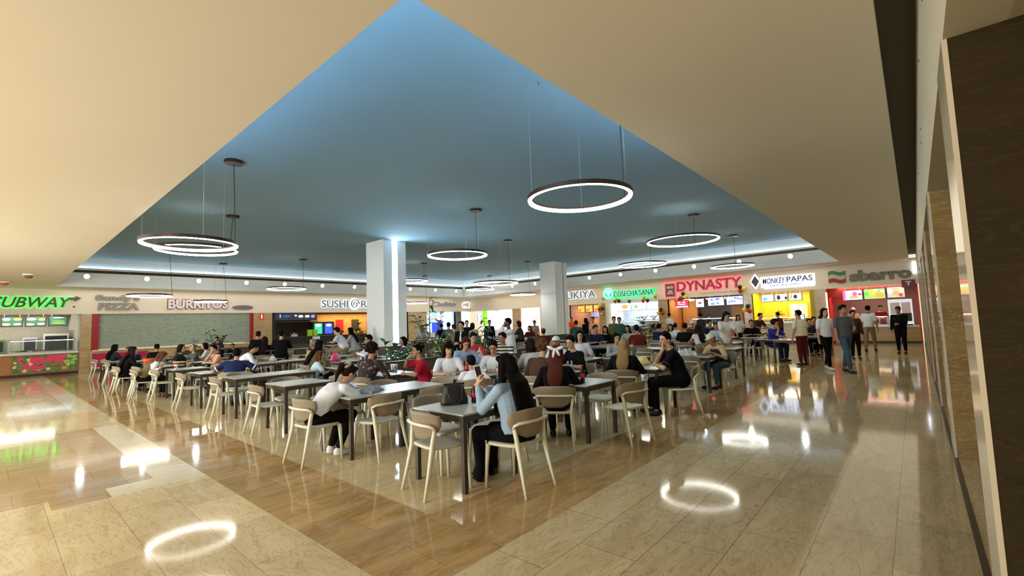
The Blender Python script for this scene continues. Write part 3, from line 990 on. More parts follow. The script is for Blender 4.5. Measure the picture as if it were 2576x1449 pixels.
# corner shop with lilac screen and green stripe
a, b_ = -YF, uR(1215)
light(MR, (a + b_) / 2, 1.0, 1.0, 1.0, 40, (0.9, 0.95, 1.0))
board('menu_board', MR, -29.5, -28.1, 1.75, 2.62, 0.45, PAL, [(.1, .5, -.03, .4, *BLU), (.45, .65, .06, .13, 'violet', (.3, .2, 1.)), (.65, .65, .06, .13, 'violet', (.3, .2, 1.)), (.85, .65, .06, .13, 'violet', (.3, .2, 1.)), (.45, .3, .06, .13, 'violet', (.3, .2, 1.)), (.65, .3, .06, .13, 'violet', (.3, .2, 1.)), (.85, .3, .06, .13, 'violet', (.3, .2, 1.))], 'lilac screen with six violet icons in the corner shop', 'menu board', frame=M_cloud, strength=1.2)
a, b_ = rr2('green')
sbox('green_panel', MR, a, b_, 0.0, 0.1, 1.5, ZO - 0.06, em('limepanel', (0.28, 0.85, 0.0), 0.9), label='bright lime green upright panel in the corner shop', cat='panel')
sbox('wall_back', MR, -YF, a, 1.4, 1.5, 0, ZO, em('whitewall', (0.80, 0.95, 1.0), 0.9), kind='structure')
a, b_ = rr2('white')
shell(MR, a, b_, 1.2, mat('shop_wall_lilac_white', (0.80, 0.80, 0.88), 0.6))
light(MR, (a + b_) / 2, 0.6, 2.0, 0.6, 45, (0.92, 0.93, 1.0))
counter(MR, a, b_, 0.0, 0.5, 1.1, mat('front_white'), M_cloud, 'white counter of the plain white shop by the corner')
a, b_ = rr2('wind')
sbox('lit_window_box', MR, a, b_, 0.04, 0.1, 0.9, 2.95, em('windowwhite', (0.92, 0.97, 1.0), 1.5), label='bright white illuminated panel between stone and blank wall', cat='light panel')
sbox('notice', MR, a + 1.0, b_ - 0.15, 0.02, 0.035, 1.5, 2.2, em('noticepink', (1.0, 0.75, 0.75), 0.9), label='pale pink notice on the bright white panel', cat='notice')
# orange and violet kitchen
a, b_ = rr2('suk')
shell(MR, a, b_, 3.0, mat('kitchen_wall', (0.55, 0.55, 0.78), 0.5, noise=0.3, nscale=5), side=mat('kitchen_side', (0.5, 0.2, 0.06), 0.5))
light(MR, (a + b_) / 2, 1.6, 1.6, 1.2, 60, (0.78, 0.80, 1.0))
w = (b_ - a - 0.5) / 3
for i in range(3):
    board('menu_board', MR, a + .42 + w * i, a + .42 + w * (i + 1) - .04, 2.20, 2.74, 0.5, ORA, [(.25, .7, .14, .12, *YEL), (.7, .7, .15, .12, 'amber', (1, .5, .1)), (.3, .3, .16, .13, *BRN), (.75, .3, .14, .12, *YEL)], ['orange rice bowl menu board nearest the grooved column', 'middle one of three orange menu boards', 'orange menu board beside the gold balloons'][i], 'menu board', strength=1.3)
counter(MR, a, b_, 0.05, 0.6, 1.05, mat('front_orange', (0.75, 0.25, 0.04), 0.5), M_cloud, 'counter of the orange boarded kitchen')
for i in range(3):
    sbox('kitchen_hood', MR, a + .4 + i * .75, a + 1.0 + i * .75, 2.2, 2.9, 0.0, 1.9, mat('hood%d' % i, [(0.25, 0.25, 0.4), (0.7, 0.7, 0.95), (0.1, 0.1, 0.15)][i], 0.3, metal=0.5), label=['dark violet cabinet in the orange boarded kitchen', 'pale lilac cabinet in the orange boarded kitchen', 'black cabinet in the orange boarded kitchen'][i], cat='cabinet', bevel=0.01)
t = empty('display_board', label='orange board standing at the end of the kitchen counter', cat='board', M=MR @ Matrix.Translation((b_ - 0.35, -0.1, 0.0)))
sbox('board', MR, -.3, .3, 0, .04, .0, 1.75, em('orangeboard', (1.0, 0.28, 0.04), 0.8), parent=t)
# salad shop
a, b_ = rr2('cos')
shell(MR, a, b_, 3.0, mat('salad_wall', (0.50, 0.54, 0.60), 0.4, noise=0.35, nscale=3))
light(MR, (a + b_) / 2, 1.5, 3.2, 1.2, 110, (0.90, 0.97, 1.0))
sbox('white_column', MR, a, a + .22, -0.03, .3, 0, ZO - .06, mat('cream_lit', (0.8, 0.75, 0.6), 0.5), kind='structure')
w = (b_ - a - 0.55) / 3
for i in range(3):
    board('menu_board', MR, a + .5 + w * i + .02, a + .5 + w * (i + 1) - .02, 2.18, 2.74, 0.7, WHT, [[(.55, .5, .22, .28, *ORA), (.5, .6, .12, .12, 'salmon', (1, .3, .15))], [(.3, .45, .12, .2, *GRN), (.32, .5, .07, .1, *REDC), (.75, .4, .16, .2, 'ashlit', (.5, .6, .6))], [(.3, .45, .14, .2, 'ashlit', (.5, .6, .6)), (.75, .45, .14, .2, 'ashlit', (.5, .6, .6))]][i], ['white salad menu board with orange dish', 'white salad menu board with two small bowls', 'white salad menu board beside the stone pilaster'][i], 'menu board', frame=M_cloud, strength=1.4)
counter(MR, a + .25, b_, 0.05, 0.8, 1.0, M_pil, M_steel, 'stone fronted salad counter under the green sign')
case(MR, a + 1.1, b_ - .1, 0.1, 0.75, 1.0, 1.5, 'glass salad case under the green sign', lit=em('tubewhite', (0.95, 1, 1), 5), food=[mat('food_green'), mat('food_pale', (0.7, 0.7, 0.5)), mat('food_orange', (0.8, 0.35, 0.05)), mat('food_green')])
for i, u in enumerate((a + 1.9, a + 2.6, a + 3.3)):
    b = MB(); b.lathe([(0.05, 0), (0.30, .28), (0.32, .28), (0.06, -0.02)], n=20)
    b.build('salad_bowl', M_steel, smooth=True, M=MR @ Matrix.Translation((u, 1.9, 1.55)), label=['leftmost steel bowl on the salad shop back shelf', 'middle steel bowl on the salad shop back shelf', 'rightmost steel bowl on the salad shop back shelf'][i], cat='bowl')
sbox('back_shelf', MR, a + 1.3, b_ - .1, 1.6, 2.98, 1.45, 1.53, M_steel, label='steel shelf at the back of the salad shop', cat='shelf')
# chinese kitchen
a, b_ = rr2('dyn')
shell(MR, a, b_, 2.6, mat('slate_wall', (0.045, 0.04, 0.05), 0.5, noise=0.5, nscale=9), side=mat('wood_orange', (0.55, 0.27, 0.10), 0.5), ceil=mat('dyn_ceiling', (0.25, 0.2, 0.15), 0.6))
light(MR, a + 0.8, 1.0, 0.8, 0.8, 34, (1.0, 0.72, 0.42))
light(MR, b_ - 1.2, 1.2, 1.6, 0.6, 34, (1.0, 0.80, 0.55))
sbox('wood_panel', MR, a + .1, a + 1.05, 2.2, 2.5, 0, ZO - .1, mat('wood_orange'), label='warm wood panel inside the red lettered shop, left side', cat='panel')
sbox('wood_panel', MR, b_ - .9, b_ - .3, 0.8, 1.0, 0, ZO - .1, mat('wood_orange'), label='warm wood panel inside the red lettered shop, right side', cat='panel')
board('menu_board', MR, uR(1695), uR(1730), 2.20, 2.66, 0.25, ('signred', (0.95, 0.03, 0.08)), [(.3, .7, .12, .1, *WHT), (.65, .72, .12, .08, *WHT), (.5, .45, .3, .06, *WHT), (.5, .12, -.45, .1, 'lilac2', (.6, .6, 1))], 'red hanging board under the red lettered sign', 'menu board', frame=M_black)
board('menu_board', MR, uR(1743), uR(1766), 2.15, 2.72, 0.5, ('icewhite', (0.6, 0.7, 1.0)), [(.5, .5, .2, .12, *REDC)], 'narrow white screen under the red lettered sign', 'menu board')
board('menu_board', MR, uR(1777), uR(1820), 2.2, 2.74, 0.3, PAL, [(.25, .7, .1, .07, *BLU), (.6, .75, .12, .09, *BLU), (.3, .25, .13, .1, 'slateblue', (.2, .25, .5)), (.6, .3, .08, .1, 'slateblue', (.2, .25, .5))], 'lilac menu screen with four dishes, left of the pair', 'menu board')
board('menu_board', MR, uR(1824), uR(1868), 2.2, 2.74, 0.3, PAL, [(.2, .35, .06, .07, *BLU), (.35, .45, .06, .07, *BLU), (.5, .4, .07, .07, 'slateblue', (.2, .25, .5)), (.55, .75, .07, .07, *BLU), (.7, .7, .06, .07, *BLU), (.85, .6, .06, .07, *BLU)], 'lilac menu screen with six dishes, right of the pair', 'menu board')
counter(MR, a + 1.1, b_, 0.3, 1.0, 1.05, mat('front_terracotta', (0.35, 0.10, 0.06), 0.5), M_cloud, 'counter of the red lettered kitchen')
case(MR, a + 1.2, b_ - .6, 0.35, 0.95, 1.05, 1.5, 'glass food case of the red lettered kitchen', lit=em('tubewhite', (0.95, 1, 1), 5), food=[mat('food_orange'), mat('food_red'), mat('food_green')])
for i, (u, zz) in enumerate(((b_ - 3.4, 2.74), (b_ - 2.0, 2.74), (b_ - 1.3, 2.74))):
    t = empty('dome_lamp', label=['left warm ceiling lamp over the lilac screens', 'middle warm ceiling lamp over the lilac screens', 'right warm ceiling lamp over the lilac screens'][i], cat='lamp', M=MR @ Matrix.Translation((u, .9, zz)))
    MB().lathe([(.05, 0), (.38, -.03), (.30, -.12), (.05, -.15)], n=20).build('shade', em('lampwarm', (1, .72, .35), 2.2), t, smooth=True)
    MB().cyl((0, 0, 0), (0, 0, .115), .02).build('stem', M_black, t)
# yellow fries shop
a, b_ = rr2('mon')
YW = mat('yellow_wall', (0.85, 0.58, 0.01), 0.45)
shell(MR, a, b_ , 1.9, YW)
light(MR, (a + b_) / 2, 0.9, 2.4, 0.8, 65, (1.0, 0.95, 0.75))
sbox('yellow_jamb', MR, b_, uR(2054), -0.02, .3, 0, ZO - .06, mat('yellow_jamb', (0.42, 0.33, 0.01), 0.5), kind='structure')
w = (b_ - a - .75) / 3
for i in range(3):
    board('menu_board', MR, a + .35 + w * i, a + .35 + w * (i + 1) - .03, 2.28, 2.72, 0.6, WHT, [[(.3, .4, .2, .25, 'skyblue', (.15, .45, 1)), (.75, .45, .16, .3, 'silver', (.6, .7, .8))], [(.3, .5, .14, .3, *DRK), (.6, .5, .12, .3, 'silver', (.6, .7, .8)), (.85, .4, .1, .2, *DRK)], [(.2, .55, .1, .3, *ORA), (.5, .5, .14, .25, *DRK), (.8, .5, .14, .25, 'silver', (.6, .7, .8))]][i], ['fries menu board with blue picture', 'fries menu board, middle, black and white', 'fries menu board with small orange cone'][i], 'menu board', strength=1.4)
bd = board('yellow_board', MR, a + .62, a + 1.35, 1.35, 2.20, 1.83, ('sunyellow', (1.0, 0.52, 0.0)), [], 'orange yellow wall board reading TU COMO', 'sign board', frame=YW, strength=0.9, fw=0.01)
for i, tx in enumerate(('TU', 'COMO')):
    text_obj('lettering', tx, (-0.15 if i == 0 else -0.24, 0.1 if i == 0 else 0.24, -0.12 - .17 * i, 0.0 - .17 * i), mat('text_brown', (0.08, 0.03, 0.0), 0.6), depth=.01, off=0.03, d=-0.006, parent=bd)
board('window_display', MR, a + 1.45, a + 2.4, 1.3, 2.2, 1.83, ('bakerlit', (0.85, 0.75, 0.5)), [(.3, .75, .2, .08, *WHT), (.7, .7, .18, .1, *TAN), (.4, .45, .28, .08, *WHT), (.7, .25, .2, .1, *TAN), (.3, .2, .2, .07, *GRY)], 'yellow framed hatch showing shelves of the fries kitchen', 'display', frame=YW, strength=0.8, fw=0.08)
board('window_display', MR, a + 2.5, b_ - .12, 1.35, 2.15, 1.83, ('paperlit', (0.9, 0.9, 0.98)), [(.5, .7, .3, .05, *PAL), (.5, .5, .3, .05, *PAL)], 'white notice framed yellow at the right of the fries shop', 'display', frame=mat('orange_frame', (0.9, .35, 0.02), .5), strength=1.1, fw=0.07)
counter(MR, a, b_, 0.05, 0.65, 1.12, mat('front_pale', (0.6, 0.55, 0.42), 0.5), M_cloud, 'white topped counter of the yellow fries shop')
case(MR, a + .35, a + 2.6, 0.1, 0.6, 1.12, 1.42, 'low glass case on the fries shop counter', lit=em('tubewhite', (0.95, 1, 1), 5), food=[mat('food_yellow', (0.85, 0.5, 0.05)), mat('food_pale')])
t = empty('cash_register', label='black till with a bright screen on the fries counter', cat='till', M=MR @ Matrix.Translation((b_ - .55, .35, 1.12)))
sbox('base', MR, -.14, .14, -.1, .12, 0, .1, M_black, parent=t)
sbox('screen', MR, -.2, .2, -.03, 0, .12, .42, M_black, parent=t)
sbox('display', MR, -.17, .17, -.035, -.03, .15, .39, em('till', (.55, .75, 1), 1.6), parent=t)
# red pizza shop at the end
a, b_ = rr2('sba')
M_rw = mat('red_wall', (0.62, 0.03, 0.01), 0.5)
shell(MR, a, b_, 2.6, mat('pizza_back', (0.14, 0.08, 0.06), 0.6), side=M_rw)
light(MR, (a + b_) / 2, 1.0, 2.6, 0.9, 70, (1.0, 0.88, 0.75))
sbox('wall_bulkhead', MR, a, b_ - .5, 0.7, 0.8, 2.35, ZO, M_rw, kind='structure')
sbox('wall_red_side', MR, a + .1, a + .7, 0.85, 0.95, 2.0, 2.6, M_rw, kind='structure')
board('menu_board', MR, a + .62, a + 1.45, 2.14, 2.68, 0.6, ('palepink', (0.75, 0.80, 0.95)), [(.08, .5, -.07, .48, *PINK), (.6, .6, .12, .22, *PINK), (.55, .3, .25, .12, *ORA), (.85, .55, .1, .1, *REDC)], 'pizza shop menu screen with pink edge', 'menu board', strength=1.3)
board('menu_board', MR, a + 1.47, a + 2.35, 2.14, 2.70, 0.6, ('saladlit', (0.45, 0.60, 0.18)), [(.15, .5, .1, .2, *GRN), (.4, .6, .15, .2, *YEL), (.7, .35, .2, .2, *ORA), (.55, .8, .1, .1, *WHT), (.85, .7, .08, .1, *WHT)], 'pizza shop menu screen with green and yellow food', 'menu board', strength=1.2)
board('menu_board', MR, a + 2.37, b_ - .42, 2.16, 2.73, 0.6, ('mixlit', (0.55, 0.55, 0.45)), [(.2, .6, .14, .2, *WHT), (.5, .4, .16, .2, *ORA), (.8, .6, .14, .2, *TAN), (.75, .25, .12, .15, *REDC)], 'pizza shop menu screen nearest the marble piers', 'menu board', strength=1.2)
counter(MR, a + .1, b_, 0.0, 0.7, 0.84, M_pil, M_cloud, 'stone fronted pizza counter with white top')
case(MR, a + 1.7, b_ - 1.15, 0.08, 0.62, 0.84, 1.32, 'heated glass pizza case glowing orange', lit=em('tubewarm', (1, .75, .45), 8), food=[mat('food_orange'), mat('food_yellow'), mat('food_red')])
t = empty('drinks_dispenser', label='white drinks dispenser at the right of the pizza shop', cat='appliance', M=MR @ Matrix.Translation((b_ - .62, .75, .84)))
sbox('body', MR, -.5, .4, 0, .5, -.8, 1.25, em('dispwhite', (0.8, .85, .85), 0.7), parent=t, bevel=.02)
sbox('front_panel', MR, -.42, -.05, -.02, 0, .55, 1.1, M_cloud, parent=t)
sbox('front_panel', MR, 0, .33, -.02, 0, .55, 1.1, M_cloud, parent=t)
t = empty('cash_register', label='black till on the pizza counter by the dispenser', cat='till', M=MR @ Matrix.Translation((b_ - .55, .2, .84)))
sbox('base', MR, -.3, .3, -.1, .12, 0, .06, M_black, parent=t)
sbox('screen', MR, -.28, .28, -.03, 0, .2, .58, M_black, parent=t)
sbox('stand', MR, -.05, .05, -.02, .03, .05, .22, M_black, parent=t)
MB().ell((0, -.035, .45), (.13, .004, .06), n=16, m=6).build('badge', M_steel, t)
sg = empty('wall_sign', label='maroon square sign with white letter T by the piers', cat='sign', M=MR @ Matrix.Translation((-0.12, -0.06, 2.80)))
sbox('plate', MR, -.28, .20, 0, .04, -.18, .17, mat('maroon', (0.16, 0.005, 0.01), .4), parent=sg)
text_obj('lettering', 'T', (-.14, .06, -.10, .10), M_cloud, .01, .03, d=-.006, parent=sg)
sbox('upright_tube', MR, a - .03, a + .04, -.05, 0.02, .9, 2.6, em('tubepink', (1, .75, .6), 1.2), label='pale lit upright edge at the left of the pizza shop', cat='light tube')


# ---- signs on the band
def backlit(name, M, words, face, halo, lab, hal_s=3.0, off=0.035, g=0.02):
    """raised letters with a glowing outline behind them; words = (text, rect, shear)"""
    t = empty(name, label=lab, cat='sign', M=M)
    for w_ in words:
        tx, rect, sh = w_[:3]
        if halo: text_obj('glow_outline', tx, rect, em(halo[0], halo[1], hal_s), depth=0.02, off=off + 0.035, shear=sh, d=-0.012, parent=t, grow=g)
        text_obj('lettering', tx, rect, face, depth=0.05, off=off - (0.012 if halo else 0), shear=sh, d=-0.036, parent=t)
    return t


HG = ('neongreen', (0.02, 1.0, 0.06)); HR = ('neonred', (1.0, 0.03, 0.07)); HW = ('neonwhite', (0.78, 0.86, 1.0)); HB = ('neonblue', (0.72, 0.80, 1.0)); HE = ('neonemerald', (0.0, 1.0, 0.22))
F_bro = mat('letter_brown', (0.10, 0.08, 0.05), 0.5); F_gr = mat('letter_grey', (0.30, 0.28, 0.24), 0.5)
t = backlit('sandwich_sign', ML, [('SUBWAY', (0.02, 2.55, 3.08, 3.56), 0.3)], mat('letter_olive', (0.10, 0.09, 0.04), 0.5), HG, 'green glowing slanted letters of the sandwich shop sign', 3.0)
b = MB(); b.add([(2.45, -.09, 3.44), (2.62, -.09, 3.44), (2.62, -.09, 3.36), (2.86, -.09, 3.52), (2.66, -.09, 3.62), (2.64, -.09, 3.54), (2.45, -.09, 3.56)], [(0, 1, 2, 3, 4, 5, 6)])
b.build('arrow_tip', mat('letter_olive'), t)
b = MB(); b.ell((2.62, -.05, 3.12), (.04, .01, .04)); b.build('registered_mark', F_bro, t)
backlit('pizza_sign', ML, [("Sandy's", (3.37, 5.04, 3.38, 3.70), 0.0), ('PIZZA', (3.47, 5.0, 2.98, 3.30), 0.08)], F_gr, ('dimcream', (0.35, 0.32, 0.24)), 'grey unlit letters of the pizza sign above the shutter', 0.35)
t = backlit('burrito_sign', ML, [('BURRITOS', (6.25, 9.05, 3.03, 3.52), 0.0)], mat('letter_pale', (0.75, 0.72, 0.78), 0.4), None, 'pale letters with red shadow of the burrito sign above the shutter')
text_obj('red_shadow', 'BURRITOS', (6.25, 9.05, 3.03, 3.52), mat('letter_redshade', (0.40, 0.06, 0.04), 0.5), 0.02, 0.07, d=-0.002, parent=t, grow=0.04)
sbox('crossbar', ML, 7.7, 8.3, -.1, -.06, 3.56, 3.62, mat('letter_pale'), parent=t)
b = MB(); R_ = [[(9.85 + .55 * math.cos(q * math.pi / 12), y, 3.10 + .13 * math.sin(q * math.pi / 12)) for q in range(24)] for y in (-.06, 0)]
b.loft(R_)
o = b.build('oval_sign', mat('oval_grey', (0.16, 0.15, 0.15), 0.5), M=ML, label='small dark oval plate right of the burrito sign', cat='sign')
t = backlit('sushi_sign', ML, [('SUSHI', (14.62, 16.5, 3.10, 3.62), 0.0), ('ROLL', (17.5, 19.6, 3.10, 3.62), 0.0)], mat('letter_white', (0.20, 0.26, 0.34), 0.4), HW, 'white glowing sushi sign with black swirl beside the lit column', 2.2)
b = MB(); pts = [(17.02 + (0.34 - 0.28 * q / 40) * math.cos(q * 0.26), -.07, 3.36 + (0.36 - 0.30 * q / 40) * math.sin(q * 0.26)) for q in range(41)]
b.sweep(pts, .11, .04, side=(0, 1, 0)); b.build('black_swirl', M_black, t)
b = MB(); b.loft([[(17.02 + r * math.cos(q * math.pi / 12), y, 3.36 + r * math.sin(q * math.pi / 12)) for q in range(24)] for y, r in ((-.03, .42), (-.01, .42))]); b.build('white_disc', em('discwhite', HW[1], 1.5), t)
t = backlit('script_sign', ML, [('Cielito', (23.9, 26.5, 3.22, 3.62), 0.1)], mat('letter_chrome', (0.35, 0.33, 0.36), 0.25, metal=0.8), ('dimwhite', (0.5, 0.5, 0.6)), 'chrome script letters over the blue drinks shop', 0.6)
t = empty('bracket_sign', label='white glowing bracket shaped logo in the corner of the band', cat='sign', M=ML)
b = MB()
for (p0, p1) in (((27.6, 3.62), (27.3, 3.5)), ((27.3, 3.5), (27.3, 3.2)), ((27.3, 3.2), (27.6, 3.1)), ((27.6, 3.1), (27.6, 3.28)), ((27.6, 3.62), (27.6, 3.48)), ((27.75, 3.62), (28.15, 3.62)), ((28.15, 3.62), (28.15, 3.14)), ((28.15, 3.14), (27.75, 3.14)), ((27.75, 3.5), (27.75, 3.62)), ((27.75, 3.14), (27.75, 3.24))):
    b.sweep([(p0[0], -.05, p0[1]), (p1[0], -.05, p1[1])], .05, .04, side=(0, 1, 0))
b.build('bracket', em(HW[0], HW[1], 2.2), t)
backlit('rice_bowl_sign', MR, [('SUKIYA', (-19.75, -16.88, 3.22, 3.76), 0.0)], mat('letter_white'), HW, 'white block letters sign right of the grooved column', 1.8)
t = backlit('salad_sign', MR, [('COSECHA SANA', (-15.44, -12.58, 3.14, 3.52), 0.0)], mat('letter_mint', (0.02, 0.20, 0.09), 0.4), ('minthalo', (0.30, 1.0, 0.60)), 'green glowing sign with round tree emblem', 2.4)
b = MB(); R1 = [[(-15.88 + r * math.cos(q * math.pi / 16), y, 3.42 + r * math.sin(q * math.pi / 16)) for q in range(33)] for r, y in ((.36, -.05), (.30, -.05))]
b.loft(R1, closed=False); b.ell((-15.88, -.05, 3.50), (.20, .02, .14)); b.box(-15.92, -.06, 3.2, -15.84, -.03, 3.42)
b.build('tree_emblem', em('mintwhite', (.6, 1, .8), 2.2), t)
b = MB(); b.ell((-15.88, -.015, 3.42), (.42, .012, .42), n=24); b.build('emblem_glow', em(HE[0], HE[1], 2.4), t)
sbox('glow_backing', MR, -15.5, -12.5, -.008, -.002, 3.10, 3.56, em('deepgreenglow', (0.0, .75, .16), 1.4), parent=t)
sbox('glow_bar', MR, -15.6, -12.4, -.02, 0, 2.97, 3.02, em(HE[0], HE[1], 2.4), parent=t)
t = backlit('chinese_food_sign', MR, [('DYNASTY', (-11.08, -7.30, 3.20, 3.80), 0.05)], mat('letter_rust', (0.20, 0.05, 0.03), 0.5), HR, 'large red glowing letters of the chinese food sign', 3.6, off=0.03, g=0.035)
text_obj('small_lettering', 'Legendary Chinese Food', (-9.66, -7.6, 2.93, 3.06), mat('letter_palegrey', (0.6, 0.55, 0.5), 0.5), .02, 0.0, d=-.01, parent=t)
b = MB(); b.box(-11.80, -.05, 2.92, -11.20, -.02, 3.72); b.build('square_emblem', F_bro, t)
b = MB()
for (x, z, r) in ((-11.6, 3.5, .12), (-11.4, 3.5, .12), (-11.5, 3.2, .16), (-11.62, 3.1, .08), (-11.38, 3.1, .08)): b.ell((x, -.055, z), (r, .012, r * .8), n=10, m=5)
b.build('emblem_relief', mat('emblem_pale', (0.6, 0.35, 0.3), .5), t)
b = MB()
for (x0, x1, z0, z1) in ((-11.85, -11.15, 3.72, 3.78), (-11.85, -11.15, 2.86, 2.92), (-11.86, -11.80, 2.86, 3.78), (-11.20, -11.14, 2.86, 3.78)): b.box(x0, -.04, z0, x1, -.01, z1)
b.build('glow_frame', em(HR[0], HR[1], 3.6), t)
t = backlit('fries_sign', MR, [('MONKEY', (-6.24, -5.15, 3.26, 3.57), 0.1), ('PAPAS', (-5.08, -3.90, 3.28, 3.58), 0.0), ('papas & boneless', (-5.9, -4.4, 3.10, 3.20), 0.0)], mat('letter_navy', (0.02, 0.035, 0.14), 0.5), None, 'white glowing fries shop sign with dark lettering', off=0.015)
sbox('glow_plate', MR, -6.35, -3.80, -.012, -.004, 3.06, 3.66, em('glowplate', HB[1], 2.6), parent=t)
sbox('glow_line', MR, -6.2, -3.85, -.03, 0, 2.99, 3.04, em(HB[0], HB[1], 3.0), parent=t)
for nm, k, y, mm in (('diamond_glow', .44, -.02, em(HB[0], HB[1], 3.0)), ('dark_diamond', .33, -.05, M_black)):
    b = MB(); b.add([(-6.62 - k * .62, y, 3.44), (-6.62, y, 3.44 - k), (-6.62 + k * .62, y, 3.44), (-6.62, y, 3.44 + k)], [(0, 1, 2, 3)])
    b.build(nm, mm, t)
t = backlit('pizza_flag_sign', MR, [('sbarro', (-2.36, 0.0, 3.05, 3.60), 0.0)], mat('letter_greybrown', (0.18, 0.15, 0.10), 0.5), None, 'unlit brown letters with a wavy tricolour flag at the far right', off=0.05)
for i, mm in enumerate((mat('flag_red', (0.30, 0.03, 0.03), .6), mat('flag_cream', (0.50, 0.46, 0.36), .6), mat('flag_green', (0.05, 0.20, 0.07), .6))):
    b = MB(); R_ = []
    for q in range(13):
        u = -3.22 + .70 * q / 12; wv = .05 * math.sin(q / 12 * 2 * math.pi)
        z0 = 3.06 + i * .19 + wv; R_.append([(u, -.08, z0), (u, -.02, z0), (u, -.02, z0 + .19), (u, -.08, z0 + .19)])
    b.loft(R_); b.build('flag_stripe', mm, t)
t = empty('small_lamp', label='small cold white lamp at the top of the far pier', cat='lamp', M=Matrix.Translation((XF - .03, -.1, 3.55)))
MB().box(-.04, -.03, -.3, .04, .03, .25).build('tube', em('coldwhite', (.75, .85, 1), 5), t)
MB().box(.04, -.04, -.32, .06, .04, .27).build('bracket', M_steel, t)


# ------------------------------------------------------------------ people
SKINS = {'l': (0.52, 0.30, 0.19), 'm': (0.40, 0.21, 0.12), 'd': (0.16, 0.08, 0.05)}
HAIRS = {'black': (0.004, 0.003, 0.003), 'dark': (0.014, 0.007, 0.005), 'brown': (0.09, 0.04, 0.018), 'red': (0.075, 0.018, 0.01), 'blond': (0.24, 0.15, 0.065), 'grey': (0.25, 0.24, 0.23)}
FAB = {'black': (0.003, 0.003, 0.004), 'white': (0.72, 0.74, 0.78), 'navy': (0.012, 0.02, 0.075), 'grey': (0.09, 0.10, 0.11), 'lgrey': (0.42, 0.43, 0.42), 'red': (0.42, 0.012, 0.035), 'coral': (0.62, 0.05, 0.045), 'denim': (0.30, 0.42, 0.56), 'jeans': (0.06, 0.11, 0.18), 'khaki': (0.26, 0.20, 0.11), 'cream': (0.72, 0.66, 0.48), 'maroon': (0.10, 0.012, 0.015), 'brown': (0.07, 0.035, 0.022), 'rust': (0.14, 0.02, 0.012), 'olive': (0.12, 0.105, 0.045), 'blue': (0.03, 0.035, 0.28), 'sky': (0.45, 0.60, 0.75), 'pink': (0.65, 0.14, 0.26), 'peach': (0.60, 0.35, 0.24), 'green': (0.03, 0.09, 0.06), 'orange': (0.85, 0.09, 0.02), 'sand': (0.58, 0.42, 0.26), 'dgrey': (0.02, 0.023, 0.027), 'taupe': (0.30, 0.24, 0.17)}


def fabric(n):
    return mat('cloth_' + n, FAB[n], 0.9, spec=0.15, noise=0.12, nscale=25)


def flower_cloth():
    if 'cloth_flower' in MATS: return MATS['cloth_flower']
    m = mat('cloth_flower', (0.03, 0.02, 0.02), 0.85)
    nt = m.node_tree
    tc = nt.nodes.new('ShaderNodeTexCoord'); v = nt.nodes.new('ShaderNodeTexVoronoi'); v.inputs['Scale'].default_value = 14
    r = nt.nodes.new('ShaderNodeValToRGB')
    r.color_ramp.elements[0].position = 0.15; r.color_ramp.elements[0].color = (0.32, 0.17, 0.14, 1)
    r.color_ramp.elements[1].position = 0.42; r.color_ramp.elements[1].color = (0.022, 0.014, 0.014, 1)
    nt.links.new(tc.outputs['Object'], v.inputs['Vector']); nt.links.new(v.outputs['Distance'], r.inputs['Fac'])
    nt.links.new(r.outputs['Color'], nt.nodes['Principled BSDF'].inputs['Base Color'])
    return m


def stripe_cloth():
    if 'cloth_stripe' in MATS: return MATS['cloth_stripe']
    m = mat('cloth_stripe', (0.03, 0.02, 0.02), 0.85)
    nt = m.node_tree
    tc = nt.nodes.new('ShaderNodeTexCoord'); v = nt.nodes.new('ShaderNodeTexWave'); v.bands_direction = 'Z'; v.inputs['Scale'].default_value = 4.2
    r = nt.nodes.new('ShaderNodeValToRGB'); r.color_ramp.interpolation = 'CONSTANT'
    r.color_ramp.elements[0].color = (0.02, 0.02, 0.025, 1)
    r.color_ramp.elements[1].position = 0.5; r.color_ramp.elements[1].color = (0.75, 0.72, 0.65, 1)
    nt.links.new(tc.outputs['Object'], v.inputs['Vector']); nt.links.new(v.outputs['Color'], r.inputs['Fac'])
    nt.links.new(r.outputs['Color'], nt.nodes['Principled BSDF'].inputs['Base Color'])
    return m


def hair_mat(n):
    if 'hair_' + n in MATS: return MATS['hair_' + n]
    m = mat('hair_' + n, HAIRS[n], 0.75, spec=0.08, noise=0.55, nscale=1.0)
    nt = m.node_tree
    tc = [q for q in nt.nodes if q.type == 'TEX_COORD'][0]; nz = [q for q in nt.nodes if q.type == 'TEX_NOISE'][0]
    mp = nt.nodes.new('ShaderNodeMapping'); mp.inputs['Scale'].default_value = (90, 60, 5)
    nt.links.new(tc.outputs['Object'], mp.inputs['Vector']); nt.links.new(mp.outputs[0], nz.inputs['Vector'])
    bp = nt.nodes.new('ShaderNodeBump'); bp.inputs['Strength'].default_value = 0.5; bp.inputs['Distance'].default_value = 0.006
    nt.links.new(nz.outputs['Fac'], bp.inputs['Height']); nt.links.new(bp.outputs[0], nt.nodes['Principled BSDF'].inputs['Normal'])
    return m


def remesh(o, vox, it=3):
    r = o.modifiers.new('remesh', 'REMESH')
    r.mode = 'VOXEL'; r.voxel_size = vox; r.use_smooth_shade = True
    s = o.modifiers.new('smooth', 'SMOOTH'); s.factor = 0.5; s.iterations = it
    return o


def ik(sh, wr, l1, l2, pole):
    d = wr - sh
    L = d.length
    if L > (l1 + l2) * 0.995:
        wr = sh + d.normalized() * (l1 + l2) * 0.995; d = wr - sh; L = d.length
    a = (l1 * l1 - l2 * l2 + L * L) / (2 * L)
    h = math.sqrt(max(1e-6, l1 * l1 - a * a))
    dn = d.normalized()
    p = Vector(pole); p = (p - dn * p.dot(dn)).normalized()
    return sh + dn * a + p * h, wr


